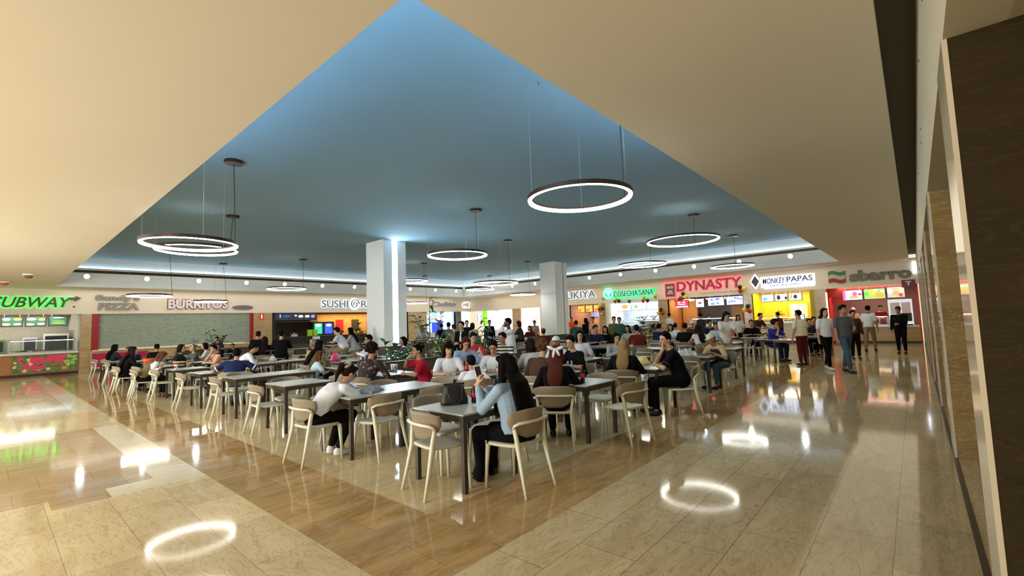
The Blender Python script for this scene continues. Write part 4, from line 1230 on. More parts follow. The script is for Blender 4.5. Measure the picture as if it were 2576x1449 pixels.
def hand(mb, w, d, up, side, curl=0.6, r=0.0085, k=1.0):
    """palm and five separate fingers; d finger direction, up = back of the hand, side = +1 thumb towards +cross"""
    d = d.normalized(); up = (up - d * up.dot(d)).normalized(); s = d.cross(up).normalized() * side
    R = Matrix((s, d, up)).transposed()
    mb.ell(w + d * 0.045 * k, (0.040 * k, 0.052 * k, 0.017 * k), R, 10, 8)
    mb.cap(w - d * .01, w + d * 0.02 * k, 0.024 * k, 0.026 * k, 8)
    for i, (off, ln) in enumerate(((0.028, 0.066), (0.010, 0.076), (-0.009, 0.070), (-0.027, 0.056))):
        b = w + d * 0.085 * k + s * off * k
        a1, a2, a3 = curl * 0.7, curl * 1.5, curl * 2.3
        p1 = b + (d * math.cos(a1) - up * math.sin(a1)) * ln * 0.45 * k + s * off * 0.15
        p2 = p1 + (d * math.cos(a2) - up * math.sin(a2)) * ln * 0.33 * k
        p3 = p2 + (d * math.cos(a3) - up * math.sin(a3)) * ln * 0.24 * k
        mb.chain([b - d * 0.02 * k, p1, p2, p3], [r * k * 1.1, r * k, r * k * 0.92, r * k * 0.8], 7)
    b = w + d * 0.03 * k + s * 0.03 * k
    p1 = b + (s * 0.7 + d * 0.7 - up * 0.35) * 0.038 * k
    p2 = p1 + (s * 0.15 + d * 0.85 - up * 0.55) * 0.03 * k
    mb.chain([b - s * .01, p1, p2], [r * k * 1.35, r * k * 1.15, r * k * 0.95], 7)


PN = [0]


def person(px, py, face, label, pose='sit', d=None, hz=None, lean=18, arms='table', hair=('short', 'black'), top=('grey', 'short'), legs='black', skin='m', shoes='black', head=(0, 0), vox=0.016, sc=None, loc=None, extras=(), group=None, chair_too=True, neck=0.0, hem=None, build=1.0):
    """px, py: top of the head in the photograph; face: world bearing of the body (0 = +X, 90 = +Y)"""
    PN[0] += 1
    sit = pose == 'sit'
    la = math.radians(lean)
    # --- skeleton, facing +Y, right side +X
    P = Vector((0, 0, 0.54)) if sit else Vector((0, 0, 0.93))
    sp = Vector((0, math.sin(la), math.cos(la)))
    la2 = la * 1.35
    sp2 = Vector((0, math.sin(la2), math.cos(la2)))
    waist = P + sp * 0.14
    chest = P + sp * 0.28
    nb = chest + sp2 * 0.20
    na = la2 * 0.75
    nd = Vector((0, math.sin(na), math.cos(na)))
    hp, hy = math.radians(head[0]), math.radians(head[1])      # pitch down, turn to the left
    hc = nb + nd * 0.115 + Vector((0, 0.03, 0.065))
    HR_ = Matrix.Rotation(hy, 3, 'Z') @ Matrix.Rotation(-hp, 3, 'X')
    hc = hc + Vector((0, 0.06 * math.sin(hp), -0.03 * math.sin(hp)))
    topz = hc.z + 0.125
    heady = hc.y
    s = 1.0
    base = Vector((0, 0, 0))
    lift = 0.0
    if loc is not None:
        base = Vector((loc[0], loc[1], 0)); s = sc or 1.0
        rz = math.radians(face - 90)
    else:
        rz = math.radians(face - 90)
        if d is None:
            s = sc or 1.0
            hw = at_z(px, py, topz * s)
        else:
            hw = at_d(px, py, d)
            s = sc or min(1.10, max(0.88, hw.z / topz))
            lift = hw.z - topz * s
            if lift < 0.16: lift = 0.0
        off = Matrix.Rotation(rz, 3, 'Z') @ Vector((0, heady * s, 0))
        base = Vector((hw.x - off.x, hw.y - off.y, lift if sit else 0.0))
    M = Matrix.Translation(base) @ Matrix.Rotation(rz, 4, 'Z') @ Matrix.Scale(s, 4)
    dist = math.hypot(base.x, base.y)
    if not sit: STAND.append((base.x, base.y))
    vox = min(vox, 0.02)
    if dist > 9: vox = max(vox, 0.014)
    if dist > 14: vox = max(vox, 0.019)
    bw = build
    # --- joints
    J = {}
    for q in (-1, 1):
        sh = nb + Vector((q * 0.165 * bw, 0, 0)) - sp2 * 0.045
        if sit:
            hip = P + Vector((q * 0.085, 0.02, -0.01)); knee = Vector((q * 0.12, 0.44, 0.50)); ank = Vector((q * 0.11, 0.44 + 0.03 * q, 0.085))
            if 'cross_legs' in extras: ank = Vector((q * -0.05, 0.52 - 0.1 * q, 0.085))
            if 'tuck' in extras: ank = Vector((q * 0.09, 0.28, 0.085))
        else:
            st = 0.0
            if 'stride' in extras: st = 0.20 * q
            hip = P + Vector((q * 0.085, 0, 0)); knee = Vector((q * 0.09, st * 0.6 + 0.03, 0.49)); ank = Vector((q * 0.095, st, 0.085))
            if la > 0.3: hip = P + Vector((q * 0.085, 0, 0))
        J[q] = [sh, None, None, hip, knee, ank]
    tz = 0.775
    def tgt(a, q):
        if a == 'table': return Vector((q * 0.10, 0.40, tz)), (q * 0.8, -0.2, -0.6)
        if a == 'wide': return Vector((q * 0.24, 0.38, tz)), (q * 0.9, -0.1, -0.5)
        if a == 'eat': return (hc + Vector((q * 0.06, 0.17, -0.13)), (q * 0.7, 0.2, -0.7)) if q > 0 else (Vector((q * 0.12, 0.40, tz)), (q * 0.8, 0, -0.6))
        if a == 'chin': return (hc + HR_ @ Vector((q * -0.03 + .0, 0.10, -0.14)), (0.25 * q, 0.6, -0.8)) if q > 0 else (Vector((q * 0.02, 0.38, tz)), (q * 0.9, 0, -0.5))
        if a == 'phone': return (Vector((-0.23, 0.31, 1.00)), (-0.25, 0.35, -1)) if q < 0 else (Vector((-0.10, 0.34, 0.97)), (0.6, 0.2, -1))
        if a == 'read': return Vector((q * 0.07, 0.40, 0.86)), (q * 0.8, 0, -0.6)
        if a == 'lap': return Vector((q * 0.12, 0.25, 0.64)), (q * 0.7, -0.6, -0.2)
        if a == 'down': return Vector((q * 0.25 * bw, 0.06, 0.80)), (q * 0.4, -0.8, 0)
        if a == 'hold': return Vector((q * 0.08, 0.30, 1.10)), (q * 0.6, -0.3, -0.8)
        if a == 'face': return hc + Vector((q * 0.05, 0.13, -0.10)), (q * 0.5, 0.3, -0.8)
        if a == 'back': return Vector((q * 0.06, -0.20, 0.90)), (q * 0.9, -0.3, 0)
        if a == 'one': return (Vector((q * 0.25, 0.06, 0.80)), (q * .4, -.8, 0)) if q > 0 else (Vector((q * 0.02, 0.30, 1.08)), (q * 0.7, -0.3, -0.7))
        if a == 'reach': return Vector((q * 0.15, 0.50, P.z + 0.12)), (q * 0.5, -0.4, -0.7)
        if a == 'side': return (Vector((0.42, 0.30, tz)), (0.6, -0.2, -0.6)) if q > 0 else (Vector((-0.05, 0.38, tz)), (-.8, 0, -.6))
    for q in (-1, 1):
        t_, pole = tgt(arms, q)
        el, wr = ik(J[q][0], t_, 0.275, 0.245, pole)
        J[q][1], J[q][2] = el, wr
    sk = mat('skin_' + skin, SKINS[skin], 0.5, noise=0.06, nscale=12)
    # --- the body, one continuous surface
    b = MB()
    b.ell(P + Vector((0, 0, 0.0)), (0.14, 0.10, 0.11))
    b.chain([P, waist, chest], [0.10, 0.10, 0.11])
    b.chain([chest, nb - sp2 * 0.04], [0.11, 0.075])
    b.cap(nb - sp2 * .04, hc - Vector((0, 0.015, 0.05)), 0.056, 0.050)
    b.ell(hc + HR_ @ Vector((0, -0.012, 0.022)), (0.074, 0.092, 0.098), HR_, 16, 12)
    b.ell(hc + HR_ @ Vector((0, 0.022, -0.040)), (0.056, 0.064, 0.078), HR_, 14, 10)
    b.ell(hc + HR_ @ Vector((0, 0.060, -0.092)), (0.024, 0.022, 0.020), HR_, 8, 6)
    b.cap(hc + HR_ @ Vector((0, 0.082, 0.012)), hc + HR_ @ Vector((0, 0.102, -0.028)), 0.009, 0.014, 8)
    for q in (-1, 1):
        b.ell(hc + HR_ @ Vector((q * 0.076, -0.012, -0.012)), (0.010, 0.018, 0.030), HR_, 8, 6)
        sh, el, wr, hip, knee, ank = J[q]
        b.chain([nb - sp2 * 0.03, sh, el], [0.055, 0.050, 0.038])
        b.chain([el, el.lerp(wr, 0.35), wr], [0.036, 0.036, 0.024])
        fd = (wr - el).normalized()
        if arms in ('table', 'wide', 'read', 'side', 'lap'):
            fd = (fd + Vector((0, 0.6, -0.2 if wr.z > tz + .03 else 0.1))).normalized(); up = Vector((0, 0, 1))
        elif arms in ('face',) or (arms in ('chin', 'eat') and q > 0):
            fd = (hc + HR_ @ Vector((0, .06, -.03)) - wr).normalized(); up = Vector((0, 1, 0))
        elif arms == 'phone' and q < 0:
            fd = Vector((0.25, 0.12, 1)).normalized(); up = Vector((-0.9, 0.3, 0))
        else:
            up = Vector((q, 0, 0.2))
        thumb = -1 if q > 0 else 1
        hand(b, wr, fd, up, thumb * (1 if fd.cross(up).x * 1 > 0 else 1), 0.9 if arms == 'phone' else 0.45)
        b.chain([hip, knee, ank], [0.078, 0.052, 0.036])
        b.cap(ank + Vector((0, -0.03, -0.035)), ank + Vector((0, 0.13, -0.05)), 0.033, 0.028)
    o = b.build('person', sk, M=M, label=label, cat='person', group=group)
    remesh(o, min(vox, 0.009) if dist < 9 else vox * .8, 2 if dist < 9 else 1)
    # --- shirt
    tc, sl = top[0], top[1]
    mt = flower_cloth() if tc == 'flower' else (stripe_cloth() if tc == 'stripe' else fabric(tc))
    def ellring(c, rx, ry, ax, n=18):
        ax = ax.normalized(); yv = ax.cross(Vector((1, 0, 0))).normalized()
        return [c + Vector((1, 0, 0)) * rx * math.cos(2 * math.pi * i / n) + yv * ry * math.sin(2 * math.pi * i / n) for i in range(n)]
    b = MB()
    hz0 = (hem if hem is not None else (0.0 if sit else -0.03))
    b.loft([ellring(P + sp * hz0, 0.170 * bw, 0.132 * bw, sp), ellring(P + sp * 0.10, 0.160 * bw, 0.128 * bw, sp), ellring(waist + sp * .05, 0.158 * bw, 0.122 * bw, sp), ellring(chest, 0.180 * bw, 0.128 * bw, (sp + sp2)), ellring(chest + sp2 * 0.10, 0.178 * bw, 0.112, sp2), ellring(nb - sp2 * 0.03, 0.115 * bw, 0.085, sp2), ellring(nb + sp2 * 0.012, 0.068, 0.066, sp2)])
    for q in (-1, 1):
        sh, el, wr = J[q][:3]
        b.cap(nb + Vector((q * 0.06, 0, 0)) - sp2 * 0.045, sh, 0.062, 0.064)
        if sl == 'long':
            b.chain([sh, el, wr.lerp(el, 0.08)], [0.062, 0.052, 0.036])
        elif sl == 'short':
            b.chain([sh, sh.lerp(el, 0.72)], [0.064, 0.062])
        else:
            b.chain([sh, sh.lerp(el, 0.15)], [0.060, 0.058])
    if sl == 'hood':
        pass
    sm = b.build('shirt' if not (not sit and tc == 'black' and sl == 'long') else 'jacket', mt, o)
    remesh(sm, max(0.010, vox), 4)
    # --- trousers
    b = MB()
    b.ell(P + Vector((0, -0.01, -0.01)), (0.165 * bw, 0.125 * bw, 0.12))
    for q in (-1, 1):
        hip, knee, ank = J[q][3:]
        b.chain([hip, knee, ank + Vector((0, 0, 0.05))], [0.092 * bw, 0.070, 0.062 if legs in ('black_wide',) else 0.050])
        if legs == 'black_wide': b.cap(ank + Vector((0, 0, 0.06)), ank + Vector((0, 0.02, -0.01)), 0.075, 0.085)
    tm = b.build('trousers', fabric('black' if legs == 'black_wide' else legs), o)
    remesh(tm, max(0.012, vox), 3)
    # --- shoes
    ms = mat('shoe_' + shoes, FAB[shoes], 0.45)
    for q in (-1, 1):
        ank = J[q][5]
        b = MB()
        b.ell(ank + Vector((0, 0.05, -0.045)), (0.046, 0.135, 0.038), None, 14, 8)
        b.ell(ank + Vector((0, -0.02, -0.02)), (0.042, 0.055, 0.05), None, 12, 8)
        b.build('shoe', ms, o, smooth=True)
    # --- hair
    hk, hcol = hair
    mh = hair_mat(hcol)
    b = MB()
    H = lambda x, y, z: hc + HR_ @ Vector((x, y, z))
    if hk not in ('bald', 'cap'):
        b.ell(H(0, -0.026, 0.034), (0.084, 0.096, 0.102), HR_, 18, 12)
        b.cap(H(-0.045, 0.035, 0.090), H(0.045, 0.035, 0.090), 0.030, 0.030)
    if hk in ('cap', 'bald'):
        b.ell(H(0, -0.030, 0.0), (0.080, 0.088, 0.085), HR_, 16, 10)
    if hk == 'quiff':
        b.cap(H(-0.04, 0.04, 0.11), H(0.045, 0.045, 0.115), 0.032, 0.034)
    if hk in ('bob', 'long', 'longwide', 'bangs'):
        for q in (-1, 1):
            b.chain([H(q * 0.062, -0.02, 0.06), H(q * 0.075, -0.015, -0.03), H(q * 0.078, -0.02, -0.11)], [0.034, 0.032, 0.026])
        b.chain([H(0, -0.06, 0.04), H(0, -0.075, -0.05), H(0, -0.065, -0.12)], [0.075, 0.070, 0.060])
    if hk == 'bangs':
        b.cap(H(-0.045, 0.074, 0.055), H(0.045, 0.074, 0.055), 0.022, 0.022)
    if hk in ('long', 'longwide', 'bangs'):
        w_ = 0.062 if hk != 'longwide' else 0.085
        L_ = 0.30 if hk != 'longwide' else 0.58
        dn = -sp2
        bk = Vector((0, -1, 0)) * 0.055
        n0 = nb + Vector((0, -0.075, 0.03))
        def flat(c, rx, ry, tilt):
            R2 = Matrix.Rotation(-tilt, 3, 'X')
            return [c + R2 @ Vector((rx * math.cos(2 * math.pi * i / 16), ry * math.sin(2 * math.pi * i / 16), 0)) for i in range(16)]
        b.loft([flat(H(0, -0.05, 0.05), 0.075, 0.055, la2), flat(H(0, -0.06, -0.06), 0.086, 0.060, la2), flat(n0 + Vector((0, -0.045, -0.01)), w_ * 1.55, 0.052, la2), flat(n0 + Vector((0, -0.078, 0)) + dn * L_ * 0.45, w_ * 1.75, 0.042, la2), flat(n0 + Vector((0, -0.075, 0)) + dn * L_ * 0.8, w_ * 1.45, 0.034, la2), flat(n0 + Vector((0.01, -0.065, 0)) + dn * L_, w_ * 0.7, 0.014, la2)])
        if hk == 'longwide':
            for q in (-1, 1):
                b.chain([H(q * 0.07, 0.0, 0.02), nb + Vector((q * 0.10, 0.02, 0.02)), nb + Vector((q * 0.125, 0.075, -0.10)), nb + Vector((q * 0.13, 0.09, -0.30))], [0.036, 0.04, 0.036, 0.016])
    if hk == 'pony':
        b.chain([H(0, -0.115, 0.06), H(0, -0.155, 0.02), H(0, -0.150, -0.08), H(0.01, -0.135, -0.17)], [0.030, 0.034, 0.028, 0.012])
    if hk == 'bun':
        b.ell(H(0, -0.125, 0.075), (0.045, 0.042, 0.042), HR_)
    if hk == 'curly':
        rr_ = random.Random(PN[0])
        for i in range(46):
            t1, t2 = rr_.uniform(0, 2 * math.pi), rr_.uniform(-0.5, 1.45)
            p_ = Vector((math.cos(t1) * math.cos(t2) * 0.092, math.sin(t1) * math.cos(t2) * 0.10 - 0.04, math.sin(t2) * 0.10 + 0.035))
            if p_.y > 0.03 and p_.z < 0.09: continue
            b.ell(hc + HR_ @ p_, (0.030, 0.030, 0.030), None, 8, 6)
    hm = b.build('hair', mh, o)
    remesh(hm, max(0.008, vox * .7), 2)
    # --- face features for the nearer ones
    if dist < 12.5 or 'faced' in extras:
        for q in (-1, 1):
            b = MB(); b.ell(H(q * 0.031, 0.083, 0.004), (0.013, 0.007, 0.0065), HR_, 10, 6); b.build('eye', mat('eye_dark', (0.03, 0.02, 0.015), 0.25), o, smooth=True)
            b = MB(); b.cap(H(q * 0.016, 0.092, 0.026), H(q * 0.047, 0.080, 0.028), 0.0045, 0.003, 6); b.build('eyebrow', mh, o, smooth=True)
        b = MB(); b.ell(H(0, 0.0865, -0.056), (0.023, 0.008, 0.0075), HR_, 12, 6); b.build('mouth', mat('lips', (0.38, 0.09, 0.08), 0.4), o, smooth=True)
    # --- accessories
    for e in extras:
        if isinstance(e, tuple):
            kind, c_ = e
            cm = mat('acc_' + c_, FAB[c_], 0.7)
            b = MB()
            if kind == 'cap':
                R_ = []
                for a_ in range(0, 7):
                    t = a_ / 6 * math.pi / 2
                    R_.append([H(0.090 * math.cos(t) * math.cos(i * math.pi / 9), -0.015 + 0.108 * math.cos(t) * math.sin(i * math.pi / 9), 0.040 + 0.098 * math.sin(t)) for i in range(18)])
                b.loft(R_)
                b.build('cap', cm, o, smooth=True)
                b = MB(); b.loft([[H(0.072 * math.cos(t) * k_, 0.075 + 0.085 * math.sin(t) * k_, z_ + .012 * (math.cos(t) ** 2) * -1) for t in [math.pi * i / 10 for i in range(11)]] for k_, z_ in ((0.2, 0.052), (1.0, 0.050), (1.0, 0.044), (0.2, 0.044))])
                b.build('cap_visor', cm, o)
            if kind == 'headband':
                b.chain([H(0.088 * math.cos(t), -0.02 + 0.035 * 0 + 0.05, 0.03 + 0.105 * math.sin(t)) for t in [math.pi * i / 8 for i in range(9)]], [0.014] * 9, 6)
                b.build('headband', cm, o, smooth=True)
            if kind == 'scrunchie':
                b.chain([H(0.055 * math.cos(t), -0.085 + 0.02 * math.sin(t), 0.085 + 0.045 * math.sin(t)) for t in [2 * math.pi * i / 10 for i in range(11)]], [0.022] * 11, 7)
                b.build('scrunchie', cm, o, smooth=True)
            if kind == 'bow':
                for (x, z, rx, rz_, an) in ((-0.06, 0.05, 0.060, 0.022, 25), (0.06, 0.045, 0.060, 0.022, -20), (-0.02, -0.02, 0.020, 0.065, 12), (0.035, -0.01, 0.02, 0.055, -25)):
                    R2 = HR_ @ Matrix.Rotation(math.radians(an), 3, 'Y')
                    b.ell(H(x, -0.13, 0.045 + z), (rx, 0.014, rz_), R2, 10, 6)
                b.ell(H(0, -0.13, 0.075), (0.02, 0.02, 0.02))
                b.build('ribbon_bow', cm, o, smooth=True)
            if kind == 'mask':
                b.ell(H(0, 0.066, -0.05), (0.055, 0.036, 0.045), HR_, 12, 8); b.build('face_mask', cm, o, smooth=True)
            if kind == 'collar':
                b.lathe([(0.066, 0), (0.075, -0.01), (0.070, 0.03), (0.062, 0.035)], nb + Vector((0, 0.005, -0.005)), 16); b.build('collar', cm, o, smooth=True)
            if kind == 'vest':
                b.loft([ellring(P + sp * 0.02, 0.178, 0.142, sp), ellring(waist, 0.168, 0.136, sp), ellring(chest, 0.190, 0.140, sp + sp2), ellring(chest + sp2 * .13, 0.150, 0.115, sp2), ellring(nb - sp2 * .02, 0.10, 0.088, sp2)])
                b.build('vest', cm, o, smooth=True)
            if kind == 'pants_band': pass
            if kind == 'cuff':
                for q in (-1, 1):
                    sh, el = J[q][0], J[q][1]
                    b.cyl(sh.lerp(el, 0.66), sh.lerp(el, 0.76), 0.066, 0.066)
                b.build('sleeve_cuff', cm, o, smooth=True)
            if kind == 'shirtfront':
                b.loft([ellring(P + sp * 0.0 + Vector((0, .035, 0)), 0.055, 0.110, sp), ellring(chest + Vector((0, .03, 0)), 0.055, 0.115, sp), ellring(nb + Vector((0, .03, -.01)), 0.045, 0.055, sp2)])
                b.build('shirt_front', cm, o, smooth=True)
            if kind == 'apron':
                b.loft([[Vector((-.13, .13, 0.62)), Vector((.13, .13, 0.62)), Vector((.13, .15, 0.62)), Vector((-.13, .15, .62))], [Vector((-.12, .145, 1.30)), Vector((.12, .145, 1.30)), Vector((.12, .16, 1.30)), Vector((-.12, .16, 1.30))]])
                b.build('apron', cm, o)
            if kind == 'strap':
                b.chain([nb + Vector((.10, -.09, .0)), chest + Vector((.03, -.145, 0)), waist + Vector((-.10, -.12, 0))], [.012] * 3, 6); b.build('strap', cm, o)
            if kind == 'print':
                R_ = []
                b.ell(chest + Vector((-.02, .135, -.01)), (.045, .008, .022), None, 10, 6)
                b.build('chest_print', cm, o, smooth=True)
    if 'glasses' in extras:
        b = MB()
        for q in (-1, 1):
            b.chain([H(q * 0.033 + 0.024 * math.cos(t), 0.096 - abs(q * .033 + .024 * math.cos(t)) * .15, 0.004 + 0.018 * math.sin(t)) for t in [2 * math.pi * i / 10 for i in range(11)]], [0.003] * 11, 5)
            b.cap(H(q * 0.057, 0.085, 0.006), H(q * 0.080, -0.01, 0.0), 0.003, 0.003, 5)
        b.build('glasses', M_black, o)
    # --- what the sitter sits on
    if sit and chair_too:
        ca = math.radians(face)
        cx_, cy_ = base.x - 0.0 * math.cos(ca), base.y - 0.0 * math.sin(ca)
        if lift > 0.0:
            STOOLS.append((cx_, cy_, face, lift))
            stool(cx_, cy_, 0.44 * s + lift, math.radians(face - 90), label)
        else:
            SITTERS.append((cx_ + 0.03 * math.cos(ca), cy_ + 0.03 * math.sin(ca), face, label))
    J['hc'] = hc; J['M'] = M; J['nb'] = nb
    return o, J


SITTERS = []
STOOLS = []
STAND = []
STOOL = [None]


def stool(x, y, h, rz, who):
    if STOOL[0] is None:
        t = empty('bar_stool', (0, 0, 0), 0, 'stool', 'stool')
        MB().lathe([(0.17, -0.04), (0.18, -0.02), (0.18, 0.0), (0.15, 0.01)], (0, 0, 0), 18).build('seat', M_shell, t, smooth=True)
        for sx in (-1, 1):
            for sy in (-1, 1):
                MB().cyl((sx * .19, sy * .19, -1.0), (sx * .12, sy * .12, -.03), .014, n=8).build('leg', M_leg, t)
        b = MB(); q = [(.17, .17), (-.17, .17), (-.17, -.17), (.17, -.17), (.17, .17)]
        for a_, c_ in zip(q, q[1:]): b.cap((a_[0] * .98, a_[1] * .98, -.72), (c_[0] * .98, c_[1] * .98, -.72), .009, .009, 6)
        b.build('footrest', M_leg, t)
        reg(t); STOOL[0] = t; o = t
    else:
        o = copy_tree(STOOL[0])
    o.location = (x, y, h); o.rotation_euler = (0, 0, rz); o.scale = (1, 1, h)
    o['label'] = 'stool under the ' + ' '.join(who.split()[:12]); o['group'] = 'stools under the seated people at the back'
    return o


def tall(*a, **k): return person(*a, pose='stand', **k)


# ---- the nearest tables
ph, PJ = person(1272, 884, 91, 'woman with very long black hair holding a white phone at the nearest table', lean=8, arms='phone', hair=('longwide', 'black'), top=('denim', 'long'), legs='black_wide', skin='l', head=(12, 12), loc=(3.50, 3.06), sc=0.985, vox=0.009, build=1.08)
gw, GJ = person(826, 900, 2, 'woman in white tee and ponytail bent over her phone at a near table', lean=40, arms='read', hair=('pony', 'dark'), top=('white', 'short'), legs='black', skin='l', shoes='white', head=(30, 0), loc=(2.72, 5.72), vox=0.009, extras=('glasses', ('scrunchie', 'taupe'), 'tuck'))
rw, RJ = person(1392, 886, 30, 'woman with red brown hair and white ribbon, black jacket', lean=20, arms='table', hair=('long', 'red'), top=('black', 'long'), legs='black', loc=(4.95, 3.63), vox=0.010, extras=(('bow', 'white'),))
bm, BJ = person(1683, 838, 120, 'man in black shirt resting his chin on his hand', lean=16, arms='chin', hair=('short', 'black'), top=('black', 'short'), legs='black', skin='l', head=(6, 40), loc=(7.62, 3.0), sc=1.06, vox=0.010, extras=(('cuff', 'black'),))
bl, LJ = person(1580, 846, 20, 'blond woman in black seen from behind beside the chin resting man', lean=24, arms='table', hair=('long', 'blond'), top=('black', 'long'), legs='black', loc=(7.02, 3.75), vox=0.012)
person(1140, 887, 60, 'child in white tee with black hair seen from behind', lean=22, arms='side', hair=('short', 'black'), top=('white', 'short'), legs='dgrey', skin='m', loc=(5.0, 5.2), sc=0.88, vox=0.011)
person(1128, 861, 235, 'woman with black fringe and white tee facing us across a table', lean=8, arms='table', hair=('bangs', 'black'), top=('white', 'short'), legs='jeans', skin='l', d=8.3, head=(14, 10), vox=0.011, extras=('faced',))
person(1172, 848, 238, 'woman with auburn hair in a pale denim shirt looking down', lean=18, arms='table', hair=('bob', 'red'), top=('denim', 'long'), legs='jeans', skin='l', d=9.8, head=(32, 0), extras=('faced',))
person(1190, 836, 240, 'boy in coral red shirt looking down', lean=10, arms='read', hair=('short', 'dark'), top=('coral', 'long'), legs='jeans', skin='l', d=11.2, head=(18, 0), extras=('faced',))
person(1240, 856, 215, 'young man in white shirt with short black hair looking down at his food', lean=14, arms='table', hair=('short', 'black'), top=('white', 'long'), legs='jeans', skin='m', d=8.4, head=(25, 0), vox=0.011, extras=('faced',))
person(1263, 836, 195, 'woman in black and white striped top facing left', lean=12, arms='table', hair=('short', 'dark'), top=('stripe', 'long'), legs='black', skin='m', d=11.0, head=(8, -10))
person(1334, 851, 55, 'person in pale grey hooded top seen from behind', lean=18, arms='table', hair=('bob', 'dark'), top=('lgrey', 'long'), legs='black', d=9.0, vox=0.012)
person(1366, 856, 15, 'person with short brown hair in a dark jacket facing right', lean=22, arms='table', hair=('curly', 'brown'), top=('brown', 'long'), legs='black', skin='l', d=7.6, head=(14, -5), vox=0.012)
person(1398, 846, 200, 'person in white cap and white top with a black shoulder strap', lean=16, arms='table', hair=('cap', 'dark'), top=('white', 'long'), legs='jeans', skin='m', d=10.0, extras=(('cap', 'white'), ('strap', 'black')))
person(1434, 844, 165, 'man with black hair in black tee facing left before the grooved column', lean=14, arms='table', hair=('short', 'black'), top=('black', 'short'), legs='black', skin='l', d=8.6, head=(14, 20), vox=0.012)
person(1458, 832, 215, 'person with long black hair half hidden behind the man in black tee', lean=10, arms='lap', hair=('long', 'black'), top=('white', 'short'), legs='black', skin='l', d=11.2)
person(938, 868, 20, 'woman with curly black hair in a dark flowered blouse', lean=22, arms='table', hair=('curly', 'dark'), top=('flower', 'long'), legs='black', d=8.4, sc=1.05, vox=0.012, build=1.12)
person(1048, 866, 150, 'woman in crimson red polo holding a straw, facing left', lean=12, arms='eat', hair=('bun', 'black'), top=('red', 'short'), legs='navy', skin='m', d=8.6, head=(0, 20), vox=0.011, extras=('faced', ('print', 'white')), build=1.1)
person(1013, 847, 170, 'person in grey with dark hair in front of the bright strip', lean=14, arms='table', hair=('bob', 'black'), top=('grey', 'long'), legs='black', d=13.6)
person(926, 842, 160, 'man with glasses in white shirt and dark vest facing left', lean=6, arms='read', hair=('short', 'black'), top=('white', 'long'), legs='black', skin='m', d=13.0, head=(4, 10), extras=('glasses', ('vest', 'black'), 'faced'))
person(806, 856, 355, 'woman with long black hair and mustard top facing right', lean=18, arms='table', hair=('long', 'black'), top=('olive', 'long'), legs='black', d=11.6)
person(806, 884, 340, 'child with brown hair beyond the woman with the ponytail', lean=14, arms='table', hair=('bob', 'brown'), top=('sky', 'short'), legs='jeans', skin='l', d=10.4)
person(786, 853, 200, 'person with grey brown hair behind the long haired woman', lean=10, arms='lap', hair=('bob', 'grey'), top=('dgrey', 'long'), legs='black', d=14.5)
# ---- left side of the seating
person(291, 866, 20, 'woman with black hair at the far left end of the tables', lean=10, arms='table', hair=('long', 'black'), top=('dgrey', 'long'), legs='black', d=17.5)
person(300, 873, 0, 'woman with long dark hair in black, leftmost of the diners', lean=16, arms='table', hair=('longwide', 'dark'), top=('black', 'long'), legs='black', skin='l', loc=(2.62, 17.35), sc=1.02)
person(325, 872, 200, 'boy with brown hair in navy leaning over the table', lean=24, arms='table', hair=('short', 'brown'), top=('navy', 'long'), legs='black', skin='l', d=17.2, head=(20, 20))
person(338, 875, 210, 'person in navy with dark hair close behind the brown haired boy', lean=20, arms='table', hair=('short', 'dark'), top=('navy', 'long'), legs='black', d=18.2)
person(358, 879, 355, 'woman with brown hair, white sleeves and olive vest bent over her table', lean=34, arms='side', hair=('bob', 'brown'), top=('white', 'long'), legs='black', skin='l', loc=(2.66, 15.1), head=(25, 0), shoes='brown', extras=(('vest', 'olive'),))
person(395, 865, 75, 'broad man in black tee seen from behind before the shutter', lean=8, arms='table', hair=('short', 'black'), top=('black', 'short'), legs='black', d=16.8, build=1.18)
person(458, 866, 335, 'woman with short dark hair and glasses in dark grey tee', lean=14, arms='side', hair=('bob', 'dark'), top=('dgrey', 'short'), legs='black', skin='l', d=14.5, head=(0, -10), extras=('glasses', 'faced'))
person(484, 867, 190, 'blond woman with white headband beside the woman in grey tee', lean=8, arms='table', hair=('bun', 'blond'), top=('grey', 'short'), legs='black', skin='l', d=15.8, extras=(('headband', 'white'), 'faced'))
person(514, 862, 160, 'woman with dark brown bob in white behind the blond woman', lean=16, arms='table', hair=('bob', 'dark'), top=('white', 'short'), legs='black', skin='l', d=17.5)
person(537, 868, 200, 'man with black hair, hand at his mouth, facing left', lean=10, arms='chin', hair=('short', 'black'), top=('peach', 'short'), legs='black', skin='l', d=14.0, extras=('faced',))
person(550, 876, 60, 'man in navy polo with white trim seen from behind', lean=26, arms='wide', hair=('short', 'black'), top=('navy', 'short'), legs='jeans', skin='m', loc=(3.52, 11.15), sc=1.02, build=1.15, extras=(('cuff', 'white'), ('collar', 'white')))
person(546, 858, 220, 'child in bright pink cap behind the navy polo man', lean=10, arms='table', hair=('cap', 'black'), top=('black', 'short'), legs='black', skin='l', d=17.0, sc=0.9, extras=(('cap', 'pink'),))
tall(545, 842, 230, 'woman with black topknot standing behind the pink cap', lean=30, arms='reach', hair=('bun', 'black'), top=('dgrey', 'short'), legs='black', d=20.0, sc=0.92)
person(585, 858, 230, 'child with short black hair low behind the dark counter table', lean=10, arms='table', hair=('short', 'black'), top=('black', 'short'), legs='black', d=20.5, sc=0.88)
person(641, 863, 350, 'man in white long sleeved shirt bent over his food', lean=30, arms='table', hair=('short', 'black'), top=('white', 'long'), legs='dgrey', skin='m', d=13.0, head=(22, 0), extras=('faced',))
person(650, 833, 60, 'person with dark hair in black, left of the pair at the high table', lean=10, arms='table', hair=('short', 'dark'), top=('black', 'long'), legs='black', d=17.5, build=1.1)
